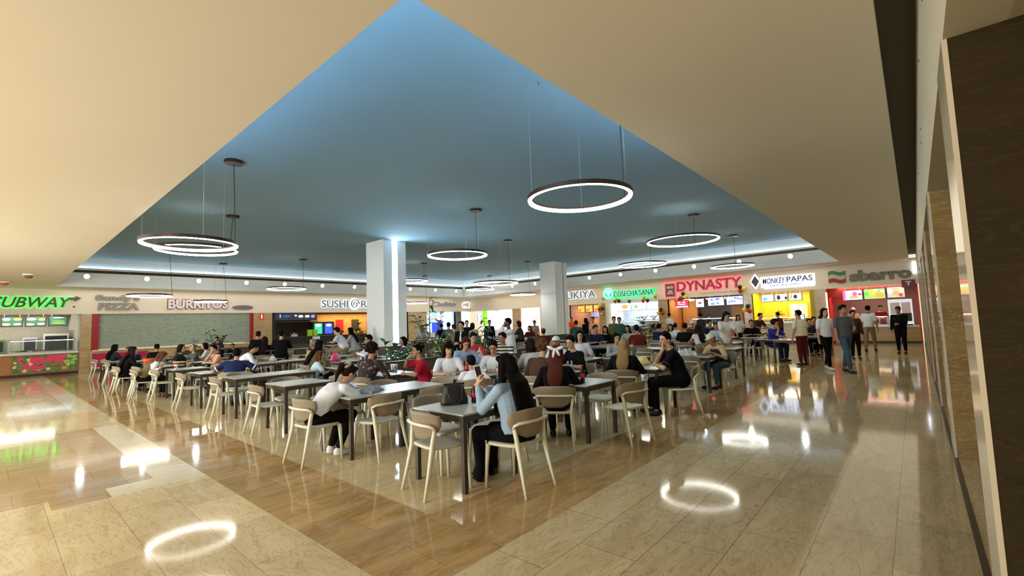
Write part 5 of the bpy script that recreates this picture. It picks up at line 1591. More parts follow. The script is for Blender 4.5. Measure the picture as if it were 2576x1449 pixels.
person(666, 837, 70, 'woman with dark brown hair in black, right of the pair at the high table', lean=10, arms='table', hair=('long', 'dark'), top=('black', 'long'), legs='black', d=17.0, build=1.2)
person(708, 832, 60, 'person in black jacket with pale collar seen from behind', lean=8, arms='table', hair=('short', 'black'), top=('black', 'long'), legs='black', skin='l', d=16.6, build=1.25)
tall(740, 824, 100, 'sushi cook in white coat standing at the dark counter', lean=4, arms='hold', hair=('short', 'black'), top=('white', 'short'), legs='dgrey', d=30.4, sc=1.0)
person(846, 823, 130, 'person in white tee leaning left on a high seat before the sushi shop', lean=22, arms='wide', hair=('short', 'black'), top=('white', 'short'), legs='khaki', skin='l', d=17.0, build=1.1)
person(880, 824, 130, 'woman with long black hair and pale top beside the white tee', lean=14, arms='table', hair=('long', 'black'), top=('lgrey', 'long'), legs='lgrey', skin='l', d=18.3)
# ---- middle distance, centre
tall(1160, 802, 200, 'man in black suit and white shirt standing, looking left', lean=2, arms='one', hair=('short', 'black'), top=('black', 'long'), legs='black', skin='l', d=13.6, sc=1.0, extras=(('shirtfront', 'white'), 'faced'))
tall(1276, 798, 150, 'man in white coat standing with both hands at his face', lean=4, arms='face', hair=('short', 'black'), top=('white', 'long'), legs='jeans', skin='d', d=12.4, sc=1.02, hem=-0.16, build=1.1, extras=(('mask', 'dgrey'),))
for (x, y, dd, fa, hk, tp, st_, lab) in (
        (1062, 818, 22, 240, ('short', 'dark'), ('white', 'short'), 0, 'distant person in white by the blue banner'),
        (1110, 814, 24, 60, ('short', 'black'), ('black', 'short'), 0, 'distant person in black with white, before the drinks shop'),
        (1128, 811, 21, 60, ('short', 'black'), ('grey', 'long'), 0, 'distant broad person in grey before the drinks shop'),
        (1141, 816, 20, 80, ('short', 'dark'), ('olive', 'long'), 0, 'distant person in olive left of the man in the suit'),
        (1174, 806, 21, 230, ('short', 'black'), ('black', 'long'), 1, 'dark figure standing directly behind the man in the suit'),
        (1188, 812, 22, 60, ('bob', 'dark'), ('lgrey', 'short'), 0, 'distant long haired person under the lilac screen'),
        (1231, 805, 23, 230, ('short', 'black'), ('black', 'long'), 1, 'dark silhouette standing before the white shop'),
        (1186, 831, 15.6, 230, ('bob', 'grey'), ('green', 'long'), 0, 'person in a grey green hood behind the boy in coral'),
        (1303, 807, 21, 120, ('bob', 'dark'), ('dgrey', 'long'), 0, 'dark haired woman right of the man in the white coat'),
        (1344, 806, 25, 200, ('short', 'dark'), ('peach', 'short'), 1, 'small figure standing before the bright white panel'),
        (1332, 812, 24, 200, ('long', 'dark'), ('maroon', 'short'), 0, 'small figure in maroon before the bright white panel'),
        (1366, 826, 18, 60, ('cap', 'dark'), ('maroon', 'short'), 0, 'person in dark red top and cap below the grooved column')):
    (tall if st_ else person)(x, y, fa, lab, d=dd, lean=8, arms='down' if st_ else 'table', hair=hk, top=tp, legs='black', sc=None, **({'extras': (('cap', 'maroon'),)} if hk[0] == 'cap' else {}))
# ---- right side
for (x, y, dd, fa, hk, tp, st_, lab) in (
        (1437, 797, 33.4, 200, ('short', 'black'), ('orange', 'short'), 1, 'worker in bright orange red tee at the kitchen counter'),
        (1449, 806, 22, 30, ('short', 'dark'), ('green', 'short'), 0, 'person in green tee before the orange kitchen'),
        (1473, 800, 23, 60, ('long', 'black'), ('black', 'long'), 1, 'dark long haired figure before the orange kitchen'),
        (1490, 797, 22, 180, ('short', 'dark'), ('peach', 'short'), 1, 'person in peach top before the orange kitchen'),
        (1497, 811, 16, 235, ('short', 'dark'), ('navy', 'short'), 0, 'man in navy tee facing us right of the grooved column'),
        (1522, 820, 17, 200, ('long', 'black'), ('black', 'long'), 0, 'woman with long black hair beside the man in navy tee'),
        (1544, 796, 19, 220, ('short', 'dark'), ('olive', 'long'), 1, 'left one of two dark figures before the salad shop'),
        (1557, 798, 18.8, 200, ('short', 'black'), ('green', 'long'), 1, 'right one of two dark figures before the salad shop, stooping'),
        (1578, 818, 17, 180, ('long', 'black'), ('lgrey', 'short'), 0, 'woman with long black hair and pale sleeve below the salad case'),
        (1600, 817, 14.5, 45, ('short', 'dark'), ('rust', 'long'), 0, 'man in dark rust shirt seen from behind'),
        (1658, 814, 17.5, 350, ('short', 'black'), ('navy', 'short'), 0, 'man in navy tee leaning, facing right before the stone pilaster'),
        (1682, 786, 27.4, 60, ('short', 'black'), ('white', 'short'), 1, 'person in white tee standing at the red lettered shop'),
        (1686, 815, 18, 190, ('bob', 'black'), ('white', 'short'), 0, 'left one of two girls in white tees'),
        (1698, 813, 19.8, 10, ('bun', 'black'), ('white', 'short'), 0, 'right one of two girls in white tees'),
        (1722, 812, 15.5, 10, ('short', 'dark'), ('black', 'short'), 0, 'man in black tee with white sleeve stripe, facing right'),
        (1741, 803, 19, 200, ('cap', 'dark'), ('brown', 'short'), 0, 'person in white cap behind the brown haired woman'),
        (1755, 816, 14.5, 45, ('long', 'dark'), ('white', 'none'), 0, 'woman with long brown hair and white top seen from behind'),
        (1760, 788, 22, 60, ('short', 'black'), ('dgrey', 'short'), 1, 'person in dark blue standing at the red lettered counter'),
        (1785, 805, 19, 220, ('short', 'dark'), ('navy', 'short'), 0, 'dark haired person in navy right of the brown haired woman'),
        (1800, 812, 18, 200, ('short', 'black'), ('sky', 'short'), 0, 'person in pale blue beside the standing girl'),
        (1856, 792, 20, 210, ('long', 'black'), ('white', 'short'), 1, 'figure with dark hair behind the standing girl'),
        (1889, 804, 18, 200, ('short', 'brown'), ('black', 'short'), 0, 'person with brown cropped hair before the stone pilaster'),
        (1955, 785, 22, 60, ('short', 'black'), ('brown', 'short'), 1, 'dark head standing before the yellow shop hatch'),
        (2034, 801, 17.5, 210, ('short', 'dark'), ('dgrey', 'short'), 0, 'person in dark tee seated right of the cream shirt'),
        (2046, 797, 18.5, 200, ('short', 'dark'), ('maroon', 'short'), 0, 'person seated close to the stone pilaster by the pizza shop')):
    st = st_
    ex = ()
    if 'white cap' in lab: ex = (('cap', 'white'),)
    (tall if st else person)(x, y, fa, lab, d=dd, lean=6 if st else 12, arms='down' if st else 'table', hair=hk, top=tp, legs='black', extras=ex)
tall(1783, 781, 215, 'masked cook in black behind the red lettered counter', lean=6, arms='hold', hair=('short', 'black'), top=('black', 'short'), legs='black', skin='l', d=29.0, sc=1.0, extras=(('mask', 'white'), ('cap', 'black')))
person(1550, 838, 230, 'girl with black hair looking down at a pink phone', lean=12, arms='read', hair=('bob', 'black'), top=('lgrey', 'long'), legs='black', skin='l', d=11.0, head=(10, 0), extras=('faced',))
tall(1826, 779, 215, 'young woman in white tee standing and looking down', lean=12, arms='reach', hair=('long', 'dark'), top=('white', 'short'), legs='khaki', skin='l', d=13.4, sc=1.02, head=(30, 10), extras=('faced',), hem=-0.14)
person(1840, 822, 160, 'person in beige cap and black vest reaching over the table', lean=30, arms='table', hair=('cap', 'black'), top=('sand', 'short'), legs='jeans', skin='m', loc=(11.0, 3.35), sc=1.0, head=(20, 0), extras=(('cap', 'cream'), ('vest', 'black')))
tall(1912, 781, 240, 'man in dark clothes bending over a table before the yellow shop', lean=22, arms='reach', hair=('short', 'black'), top=('brown', 'short'), legs='black', skin='m', d=18.5, sc=1.0)
person(1950, 804, 232, 'woman in blue top resting her head on one hand', lean=12, arms='chin', hair=('curly', 'dark'), top=('blue', 'short'), legs='navy', skin='l', d=15.7, head=(12, 0), extras=('glasses', 'faced'))
tall(2006, 782, 60, 'person in cream shirt and maroon trousers standing with back to us', lean=3, arms='down', hair=('short', 'black'), top=('cream', 'short'), legs='maroon', skin='m', d=14.2, sc=0.99, build=1.2)
tall(2073, 776, 222, 'woman in white tee and black trousers walking towards us', lean=0, arms='down', hair=('long', 'dark'), top=('white', 'short'), legs='black', skin='l', shoes='white', d=12.9, sc=1.0, extras=('stride', 'faced'))
tall(2118, 763, 226, 'man in grey shirt and blue jeans walking towards us', lean=-2, arms='one', hair=('quiff', 'dark'), top=('grey', 'short'), legs='jeans', skin='m', d=12.2, sc=1.03, extras=('stride', 'faced'), build=1.15)
tall(2182, 767, 350, 'man in white shirt with dark collar and khaki trousers, facing right', lean=4, arms='down', hair=('short', 'black'), top=('white', 'short'), legs='khaki', skin='m', d=18.0, sc=1.05, extras=(('collar', 'black'), 'stride'))
tall(2258, 772, 170, 'guard all in black standing before the pizza counter', lean=4, arms='one', hair=('cap', 'black'), top=('black', 'long'), legs='black', skin='m', d=16.7, sc=1.0, extras=(('cap', 'black'),), build=1.15)
tall(2146, 774, 200, 'pizza cook in white cap behind the walking man', lean=6, arms='hold', hair=('cap', 'dark'), top=('peach', 'short'), legs='black', skin='l', d=23.5, extras=(('cap', 'white'),))
tall(2214, 768, 190, 'pizza worker in crimson tee and white collar behind the counter', lean=8, arms='hold', hair=('short', 'black'), top=('red', 'short'), legs='black', skin='l', d=22.6, extras=(('collar', 'white'),))
tall(2145, 790, 200, 'man partly hidden behind the walking man in grey', lean=0, arms='down', hair=('short', 'black'), top=('brown', 'long'), legs='black', d=15.4, sc=0.95)


# ------------------------------------------------------------------ tables and chairs
def near(L, x, y, r):
    return any(math.hypot(a[0] - x, a[1] - y) < r for a in L)


def words(lbl, n):
    return ' '.join(lbl.split()[:n])


for x, y, fa, lab in SITTERS:
    short = words(lab.replace('seen from behind', ''), 9)
    chair(x, y, fa, 'occupied cream chair under the ' + short)

# tables along the two outer rows, where the photograph shows their legs
ROWL = [(3.41, 3.71), (3.36, 5.70), (4.13, 5.70), (3.50, 7.93), (3.50, 10.13), (4.28, 10.13), (3.47, 12.19), (3.45, 14.30), (3.40, 16.42), (3.40, 18.7), (3.42, 21.0), (3.42, 24.4)]
ROWR = [(5.59, 3.70), (7.81, 3.72), (10.39, 3.72), (12.9, 3.9), (15.6, 4.6), (17.9, 3.9)]
nl = ['nearest table, carrying the black handbag', 'table of the woman with the ponytail', 'empty table butted against the ponytail woman\'s table',
      'third table from the near corner along the left walkway', 'fourth table from the near corner along the left walkway', 'empty table butted against the fourth table along the left walkway',
      'table before the navy polo man along the left walkway', 'table of the woman in dark grey tee along the left walkway', 'table with the orange bowl along the left walkway',
      'table of the long haired woman in black along the left walkway', 'second last table of the left walkway row', 'last table of the left walkway row, by the red panel']
nr = ['table with the cola bottle beside the woman with white ribbon', 'table of the chin resting man in black', 'table of the person in the beige cap', 'dark table past the beige cap along the right walkway', 'table of the woman in blue top', 'far table beyond the woman in blue top']
for (x, y), l in zip(ROWL, nl): table(x, y, 'square grey topped ' + l if not l.startswith('table') else 'square grey topped ' + l)
for (x, y), l in zip(ROWR, nr): table(x, y, 'square grey topped ' + l)
SIDE = {0: (-0.45, 0, 0, 'near left side'), 1: (0.46, 0, 180, 'far right side'), 2: (0, -0.44, 90, 'near right side'), 3: (0, 0.45, 270, 'far left side')}


STANDING_OFF = 0.42
COLS = [(11.17, 16.9, 1.7), (23.1, 16.8, 1.7)]
PLANT_BOX = [(6.0, 9.15, 11.6, 9.65), (9.0, 13.6, 12.4, 14.2), (17.0, 13.2, 21.5, 13.8), (5.6, 24.6, 12.0, 25.2)]


def blocked(x, y, m=0.55):
    if any(math.hypot(x - a, y - b_) < r for a, b_, r in COLS): return True
    return any(x0 - m < x < x1 + m and y0 - m < y < y1 + m for x0, y0, x1, y1 in PLANT_BOX)



def seats(x, y, sides, tl, jit=0.0, r=random.Random(5)):
    for s_ in sides:
        dx, dy, fa, nm = SIDE[s_]
        cx_, cy_ = x + dx + r.uniform(-.04, .04), y + dy + r.uniform(-.04, .04)
        if near(CH, cx_, cy_, 0.56) or near(STAND, cx_, cy_, .42) or near(STOOLS, cx_, cy_, .42) or blocked(cx_, cy_, .3) or any(abs(cx_ - a) < .62 and abs(cy_ - b_) < .62 for a, b_ in TABS if not (abs(a - x) < .01 and abs(b_ - y) < .01)):
            continue
        chair(cx_, cy_, fa + r.uniform(-7, 7), 'empty cream chair, %s of %s' % (nm, tl))


chair(3.02, 3.67, 350, 'empty cream chair at the near left side of the table with the black handbag')
seats(3.41, 3.71, (1, 3), 'the nearest table, with the black handbag')
chair(5.66, 3.04, 78, 'empty cream chair turned slightly, camera side of the cola bottle table')
seats(3.36, 5.70, (2, 3), 'ponytail woman\'s table')
seats(4.13, 5.70, (1, 2, 3), 'table beside the ponytail woman')
for (x, y), tl in zip(ROWL[3:], ['third table, left walkway row', 'fourth table, left walkway row', 'table butted to the fourth', 'navy polo man\'s table', 'dark grey tee woman\'s table', 'orange bowl table', 'long haired woman\'s table', 'second last left row table', 'last left row table']):
    seats(x, y, (0, 1) if y > 12 or x > 4 else (0, 1, 3), 'the ' + tl)
for (x, y), tl in zip(ROWR, ['cola bottle table', 'chin resting man\'s table', 'beige cap person\'s table', 'dark table past the beige cap', 'blue top woman\'s table', 'far table past the blue top']):
    seats(x, y, (1, 3, 0), 'the ' + tl)

# tables in front of the other diners
for x, y, fa, lab in SITTERS:
    tx, ty = x + 0.70 * math.cos(math.radians(fa)), y + 0.70 * math.sin(math.radians(fa))
    if near(TABS, tx, ty, 0.80) or blocked(tx, ty, .42) or near(STAND, tx, ty, .5): continue
    if near(CH, tx, ty, 0.62):
        ok = False
        for k in (20, -20, 35, -35):
            a_ = math.radians(fa + k)
            tx, ty = x + 0.74 * math.cos(a_), y + 0.74 * math.sin(a_)
            if not near(CH, tx, ty, 0.58) and not near(TABS, tx, ty, 0.8): ok = True; break
        if not ok: continue
    table(tx, ty, 'square table in front of the ' + words(lab, 8))

# the rest of the floor: a regular field of tables with chairs round them
rg = random.Random(11)
for j, gy in enumerate(GY):
    for i, gx in enumerate(GX):
        if i == 0 or j == 0: continue
        x, y = gx + rg.uniform(-.1, .1), gy + rg.uniform(-.1, .1)
        if near(TABS, x, y, 1.15) or near(CH, x, y, 0.62) or near(SITTERS, x, y, .7) or near(STOOLS, x, y, .7) or near(STAND, x, y, .65) or blocked(x, y): continue
        tl = 'table %s from left walkway, %s from right walkway' % (ORD[i], ORD[j])
        table(x, y, 'square grey ' + tl)
        seats(x, y, (0, 1, 2, 3) if x + y < 24 else (0, 2), tl, r=rg)
# two pale backed chairs by the man in white
for k, (px, py) in enumerate(((667, 898), (718, 892))):
    p = at_z(px, py, 0.6)
    if not near(CH, p.x, p.y, 0.45): chair(p.x, p.y, 225, ['empty chair facing us, left of two behind the man in white shirt', 'empty chair facing us, right of two behind the man in white shirt'][k])

# high counters the stool sitters lean on
done = []
for x, y, fa, lf in STOOLS:
    tx, ty = x + 0.62 * math.cos(math.radians(fa)), y + 0.62 * math.sin(math.radians(fa))
    if near(done, tx, ty, 1.1) or near(TABS, tx, ty, .7): continue
    done.append((tx, ty))
    t = empty('high_table', (tx, ty, 0), math.radians(fa - 90), 'dark high table, %s of the high tables counted from the left' % (ORD[min(13, len(done) - 1)]), 'table')
    h_ = 0.76 + lf
    MB().box(-.55, -.28, h_ - .03, .55, .28, h_).build('table_top', mat('dark_laminate', (0.05, 0.045, 0.04), .3), t, bevel=.004)
    for q in (-1, 1):
        MB().box(q * .42 - .03, -.03, .02, q * .42 + .03, .03, h_ - .03).build('leg', M_leg, t)
        MB().box(q * .42 - .04, -.25, 0, q * .42 + .04, .25, .02).build('foot', M_leg, t)

# ------------------------------------------------------------------ planters and plants
M_pl = mat('planter_brown', (0.085, 0.065, 0.04), 0.6, noise=.15, nscale=6)
M_soil = mat('soil', (0.03, 0.02, 0.01), 0.95)
for (x0, y0, x1, y1), lab, h_ in zip(PLANT_BOX, ('long brown planter wall behind the boy in coral', 'brown planter wall before the lit column', 'brown planter wall before the salad shop', 'low brown planter before the closed shutter'), (0.80, 0.95, 0.95, 0.9)):
    t = empty('planter', ((x0 + x1) / 2, (y0 + y1) / 2, 0), 0, lab, 'planter')
    w, dd = (x1 - x0) / 2, (y1 - y0) / 2
    b = MB()
    b.box(-w, -dd, 0, w, -dd + .05, h_); b.box(-w, dd - .05, 0, w, dd, h_); b.box(-w, -dd + .05, 0, -w + .05, dd - .05, h_); b.box(w - .05, -dd + .05, 0, w, dd - .05, h_)
    b.build('trough', M_pl, t)
    MB().box(-w + .05, -dd + .05, h_ - .15, w - .05, dd - .05, h_ - .05).build('soil', M_soil, t)
    MB().box(-w - .02, -dd - .02, h_, w + .02, -dd + .06, h_ + .02).build('rim', M_leg, t)


def leaf(b, p, d, up, L, Wd, droop=0.5):
    d = d.normalized(); s = d.cross(up).normalized(); u = s.cross(d).normalized()
    N = 6; top_, bot = [], []
    rows = []
    for i in range(N + 1):
        t = i / N
        w = Wd * math.sin(math.pi * min(1, t * 0.93 + .05)) ** 0.8
        c = p + d * (L * t) - Vector((0, 0, 1)) * (droop * L * t * t) + u * 0.0
        rows.append((c - s * w + u * w * .35, c, c + s * w + u * w * .35))
    vs, fs = [], []
    for th in (0.0, -0.004):
        for r in rows: vs += [v + u * th for v in r]
    K = (N + 1) * 3
    for i in range(N):
        for k in (0, 1):
            a = i * 3 + k
            fs.append((a, a + 1, a + 4, a + 3)); fs.append((K + a, K + a + 3, K + a + 4, K + a + 1))
    b.add(vs, fs)


def plant(px, ytop, d, h, label, n=26, L=0.30, Wd=0.07, seed=0, leafc='leaf_green', stems=3, spread=.25, name='potted_plant', z0=0.7):
    rr_ = random.Random(seed)
    q = at_d(px, ytop, d)
    t = empty(name, (q.x, q.y, z0), 0, label, 'plant')
    H_ = max(0.3, q.z - z0)
    tips = []
    for k in range(stems):
        a = rr_.uniform(0, 6.28); sx, sy = spread * math.cos(a), spread * math.sin(a)
        hh = H_ * (1.0 if k == 0 else rr_.uniform(.5, .85))
        pts = [Vector((sx * .1, sy * .1, 0)), Vector((sx * .5, sy * .5, hh * .5)), Vector((sx, sy, hh * .93))]
        b = MB(); b.chain(pts, [.018, .014, .006], 7); b.build('stem', mat('stem_green', (0.05, 0.07, 0.02), .6), t, smooth=True)
        tips.append(pts)
    b = MB()
    for i in range(n):
        pts = tips[i % stems]
        tt = rr_.uniform(.35, 1.0)
        p = pts[0].lerp(pts[1], tt * 2) if tt < .5 else pts[1].lerp(pts[2], tt * 2 - 1)
        a = rr_.uniform(0, 6.28)
        dv = Vector((math.cos(a), math.sin(a), rr_.uniform(.1, .9)))
        leaf(b, p, dv, Vector((0, 0, 1)), L * rr_.uniform(.6, 1.15), Wd * rr_.uniform(.7, 1.1), rr_.uniform(.2, .8))
    b.build('foliage', mat(leafc, {'leaf_green': (0.045, 0.13, 0.03), 'leaf_dark': (0.014, 0.035, 0.014), 'leaf_lime': (0.20, 0.33, 0.03)}[leafc], .35, spec=.6), t, smooth=True)
    return t


plant(1078, 738, 13.6, 2, 'tallest plant, its leafy arm reaching up to the metal script sign', 34, .34, .06, 1, stems=4, spread=.45)
plant(1108, 835, 13.4, 1, 'low lime green plant at the foot of the tallest plant', 40, .22, .05, 2, 'leaf_lime', stems=5, spread=.2)
plant(1228, 792, 14.6, 1, 'dark leaved plant standing out against the white shops', 30, .28, .05, 3, 'leaf_dark', stems=3)
plant(1218, 838, 14.8, 1, 'bushy green plant left of the man in white coat', 46, .22, .05, 4, stems=6, spread=.35)
plant(975, 852, 12.6, 1, 'large leaved plant left of the bright column strip', 16, .42, .09, 5, stems=4, spread=.35, z0=.55)
plant(1012, 868, 12.4, 1, 'large leaved plant right of the bright column strip', 14, .40, .10, 6, stems=4, spread=.3, z0=.55)
plant(545, 818, 20.5, 1, 'tall dark leaved plant before the closed shutter', 40, .40, .07, 7, stems=4, spread=.5)
plant(492, 852, 20.5, 1, 'small pale plant left of the tall plant by the shutter', 22, .26, .04, 8, 'leaf_lime', stems=3, spread=.3)
plant(872, 812, 21.0, 1, 'plant before the orange wall, behind the person in white tee', 36, .34, .06, 9, 'leaf_dark', stems=4, spread=.4)
plant(910, 803, 21.5, 1, 'plant before the orange wall at the edge of the lit column', 26, .34, .06, 10, 'leaf_dark', stems=3, spread=.3)
plant(1628, 795, 20.5, 1, 'dark leafy plant before the salad shop', 60, .36, .07, 12, 'leaf_dark', stems=6, spread=.6)
plant(1585, 812, 20.2, 1, 'smaller dark plant left of the leafy plant by the salad shop', 30, .30, .06, 13, 'leaf_dark', stems=4, spread=.4)

# ------------------------------------------------------------------ things on the tables
def onz(px, py, z=0.745):
    return at_z(px, py, z)


def bottle(px, py, label, cola=True, h=.23, loc=None, capc=(0.6, .02, .02), liquid=None):
    p = Vector(loc) if loc else onz(px, py)
    t = empty('bottle', p, 0, label, 'bottle')
    r = .032
    prof = [(r * .8, 0), (r, .01), (r * .95, h * .3), (r, h * .55), (r * .9, h * .66), (.014, h * .86), (.013, h * .92)]
    MB().lathe(prof, n=18).build('bottle_body', mat('bottle_cola' if cola else 'bottle_clear', (0.03, 0.008, 0.004) if cola else (0.75, 0.9, 0.95), .08, trans=.0 if cola else .85), t, smooth=True)
    MB().lathe([(.0155, h * .90), (.0155, h * .99), (.012, h)], n=14).build('cap', mat('cap_red' if cola else 'cap_blue', capc if cola else (.1, .35, .7), .4), t, smooth=True)
    MB().lathe([(r * 1.01, h * .30), (r * 1.03, h * .31), (r * 1.03, h * .52), (r * 1.01, h * .53)], n=18).build('label_band', mat('label_red' if cola else 'label_white', (.65, .03, .06) if cola else (.8, .8, .85), .4), t, smooth=True)
    return t


def cup(px, py, label, dot=True):
    t = empty('paper_cup', onz(px, py), 0, label, 'cup')
    MB().lathe([(.030, 0), (.043, .125), (.045, .13), (.038, .126)], n=20).build('cup_wall', M_cloud, t, smooth=True)
    if dot:
        MB().ell((-.026, -.026, .07), (.020, .020, .026), None, 12, 8).build('red_dot', mat('dot_red', (.6, .03, .04), .5), t, smooth=True)


def bag(px, py, label, colr, w=.26, h=.24, z=.745, name='plastic_bag', handles=True, seed=1):
    rr_ = random.Random(seed)
    t = empty(name, onz(px, py, z), rr_.uniform(0, 3), label, 'bag')
    b = MB(); R_ = []
    for j in range(8):
        v = j / 7
        k = (0.95, 1.12, 1.10, .98, .80, .66, .52, .34)[j] * rr_.uniform(.94, 1.06)
        R_.append([(w / 2 * k * math.cos(2 * math.pi * i / 18) * (1 + .17 * math.sin(i * 3 + j * 1.3 + seed)), w / 3 * k * math.sin(2 * math.pi * i / 18) * (1 + .17 * math.cos(i * 2.3 + j + seed)), h * v) for i in range(18)])
    b.loft(R_); b.build('bag_body', mat('bag_' + colr[0], colr[1], .35), t, smooth=True)
    if handles:
        for q in (-1, 1):
            MB().chain([(q * w * .18, 0, h * .93), (q * w * .26, 0, h * 1.15), (q * w * .08, 0, h * 1.25), (0, 0, h * .95)], [.012] * 4, 6).build('handle', mat('bag_' + colr[0]), t, smooth=True)
    return t


def paper(px, py, label, w=.30, l=.22, z=.747, c=M_cloud, rz=0.3, name='paper_sheet'):
    t = empty(name, onz(px, py, z), rz, label, 'paper')
    MB().box(-w / 2, -l / 2, 0, w / 2, l / 2, .004).build('sheet', c, t)


# black handbag on the nearest table
p = onz(1143, 1016)
t = empty('handbag', p, math.radians(-28), 'black handbag standing on the nearest table', 'bag')
b = MB(); R_ = []
for j in range(7):
    v = j / 6
    kx = .145 - .03 * v + .01 * math.sin(v * 6); ky = .085 - .045 * v
    R_.append([((abs(math.cos(a)) ** .5) * (1 if math.cos(a) > 0 else -1) * kx, (abs(math.sin(a)) ** .5) * (1 if math.sin(a) > 0 else -1) * ky, .21 * v + .012 * math.sin(3 * a) * v) for a in [2 * math.pi * i / 24 for i in range(24)]])
b.loft(R_); b.build('bag_body', mat('black_leather', (.010, .010, .012), .5, noise=.3, nscale=20), t, smooth=True)
MB().box(-.115, -.012, .205, .115, .012, .225).build('zip_band', M_black, t)
for q in (-1, 1):
    MB().chain([(-.075, q * .05, .19), (-.085, q * .085, .13), (-.06, q * .115, .03), (-.0, q * .125, .012), (.05, q * .11, .05), (.075, q * .07, .13), (.07, q * .05, .19)], [.008] * 7, 7).build('handle', M_black, t, smooth=True)

# phone in the hand of the woman at the nearest table
mw = PJ['M']
wr, el = PJ[-1][2], PJ[-1][1]
t = empty('smartphone', label='white framed phone held up by the woman with very long hair', cat='phone', M=mw @ Matrix.Translation(wr + Vector((.045, .035, .135))) @ Euler((math.radians(-14), math.radians(-10), math.radians(-22))).to_matrix().to_4x4())
MB().box(-.036, -.004, -.074, .036, .004, .074).build('body', mat('phone_white', (.75, .75, .75), .3), t, bevel=.004)
MB().box(-.029, -.0055, -.058, .029, -.004, .058).build('screen', mat('screen_black', (.01, .01, .012), .08), t)
MB().box(-.029, .004, -.058, .029, .0055, .058).build('screen', mat('screen_black'), t)
t = empty('smartphone', label='phone lying under the hands of the woman with the ponytail', cat='phone', M=Matrix.Translation((3.22, 5.68, .86)) @ Euler((.5, .1, .4)).to_matrix().to_4x4())
MB().box(-.037, -.075, -.004, .037, .075, .004).build('body', M_black, t, bevel=.003)
MB().box(-.033, -.069, .004, .033, .069, .005).build('screen', em('phoneblue', (.3, .42, .62), .8), t)


def garment(px, py, label, colr, w, l, h, z, rz=0, seed=1, name='folded_jacket', loc=None):
    rr_ = random.Random(seed)
    p = Vector(loc) if loc else onz(px, py, z)
    b = MB(); n = 20; vs = []
    for i in range(n):
        for j in range(n):
            u, v = -1 + 2 * i / (n - 1), -1 + 2 * j / (n - 1)
            e = max(0, 1 - (abs(u) ** 3)) * max(0, 1 - (abs(v) ** 3))
            vs.append((u * w / 2 * (1 + .06 * math.sin(v * 7 + seed)), v * l / 2 * (1 + .06 * math.cos(u * 6)), h * e ** .6 * (.72 + .28 * math.sin(u * 6 + v * 4 + seed) * math.cos(v * 7 - u * 2)) + .002))
    fs = [(i * n + j, (i + 1) * n + j, (i + 1) * n + j + 1, i * n + j + 1) for i in range(n - 1) for j in range(n - 1)]
    b.add(vs, fs)
    o = b.build(name, mat('garment_' + colr[0], colr[1], .85, noise=.15, nscale=15), M=Matrix.Translation(p) @ Matrix.Rotation(rz, 4, 'Z'), smooth=True, label=label, cat='clothing')
    s = o.modifiers.new('solid', 'SOLIDIFY'); s.thickness = .008
    return o


garment(0, 0, 'crumpled grey shiny bag on the ponytail woman\'s table', ('greyshine', (.28, .30, .34)), .34, .22, .10, .745, .5, 2, 'crumpled_bag', loc=(3.45, 5.62, .746))
garment(0, 0, 'olive jacket lying on the lap of the woman with the ponytail', ('olive', (.13, .11, .06)), .42, .40, .12, .6, .2, 3, loc=(3.0, 5.72, .60))
bottle(1193, 1012, 'cola bottle with red label behind the black handbag', h=.20)
paper(1205, 1018, 'small white napkin beside the long haired woman\'s elbow', .12, .10)
cup(1036, 928, 'white paper cup with red dot before the woman in crimson')
cup(997, 928, 'plain white paper cup beside the cup with the red dot', False)
for k, (x, y, l) in enumerate(((975, 932, 'white tray liner at the left of the crimson woman\'s table'), (1012, 922, 'second white tray liner before the woman in crimson'))): paper(x, y, l, .34, .24, rz=.2 + k)
t = empty('tablet_stand', onz(984, 912), .6, 'black and white tablet holder on the crimson woman\'s table', 'stand')
MB().box(-.09, -.01, .01, .09, .01, .20).build('card', M_cloud, t); MB().box(-.03, -.016, .02, .03, -.010, .19).build('black_print', M_black, t); MB().box(-.07, -.05, 0, .07, .05, .01).build('foot', M_black, t)
bottle(1163, 938, 'left one of two soft drink bottles beside the child in white', h=.24)
bottle(1175, 940, 'right one of two soft drink bottles beside the child in white', h=.24)
bottle(1199, 936, 'cola bottle with red cap between child and young man', h=.27)
bag(1213, 905, 'white plastic bag on the table before the young man in white', ('whitebag', (.72, .74, .76)), .30, .24, seed=4)
bottle(1440, 952, 'clear water bottle on the table beside the white ribbon', False, h=.26)
bottle(1466, 964, 'cola bottle with red cap on the near right table', h=.25)
bag(1384, 925, 'pale yellow bag before the man in black tee', ('yellowpale', (.62, .56, .25)), .28, .17, seed=5, handles=False)
bag(1632, 915, 'yellow plastic bag between the blond woman and the chin resting man', ('yellowbag', (.80, .68, .22)), .24, .15, seed=6, handles=False)
bag(899, 893, 'bright yellow plastic bag before the man with glasses', ('brightyellow', (.80, .75, .05)), .40, .30, z=.80, seed=7)
bag(742, 918, 'pink and orange plastic bag on a table behind the ponytail woman', ('pinkbag', (.85, .10, .25)), .34, .22, seed=8)
bag(697, 908, 'clear white plastic bag on the table of the man in white shirt', ('palebag', (.62, .66, .72)), .26, .16, seed=9, handles=False)
bag(822, 903, 'straw coloured bag with red pattern behind the ponytail woman', ('straw', (.55, .42, .22)), .24, .26, seed=10, handles=False)
t = empty('bowl', onz(374, 916), 0, 'bright orange bowl before the woman in olive vest', 'bowl')
MB().lathe([(.07, 0), (.15, .10), (.165, .17), (.15, .168), (.06, .02)], n=24).build('bowl_body', mat('bowl_orange', (.85, .12, .02), .35), t, smooth=True)
cup(446, 932, 'white paper cup with red dot on the dark grey tee woman\'s table')
paper(428, 912, 'white paper sheet on the table along the left walkway', .45, .3)
paper(455, 936, 'second white paper sheet beside the paper cup with red dot', .4, .25)
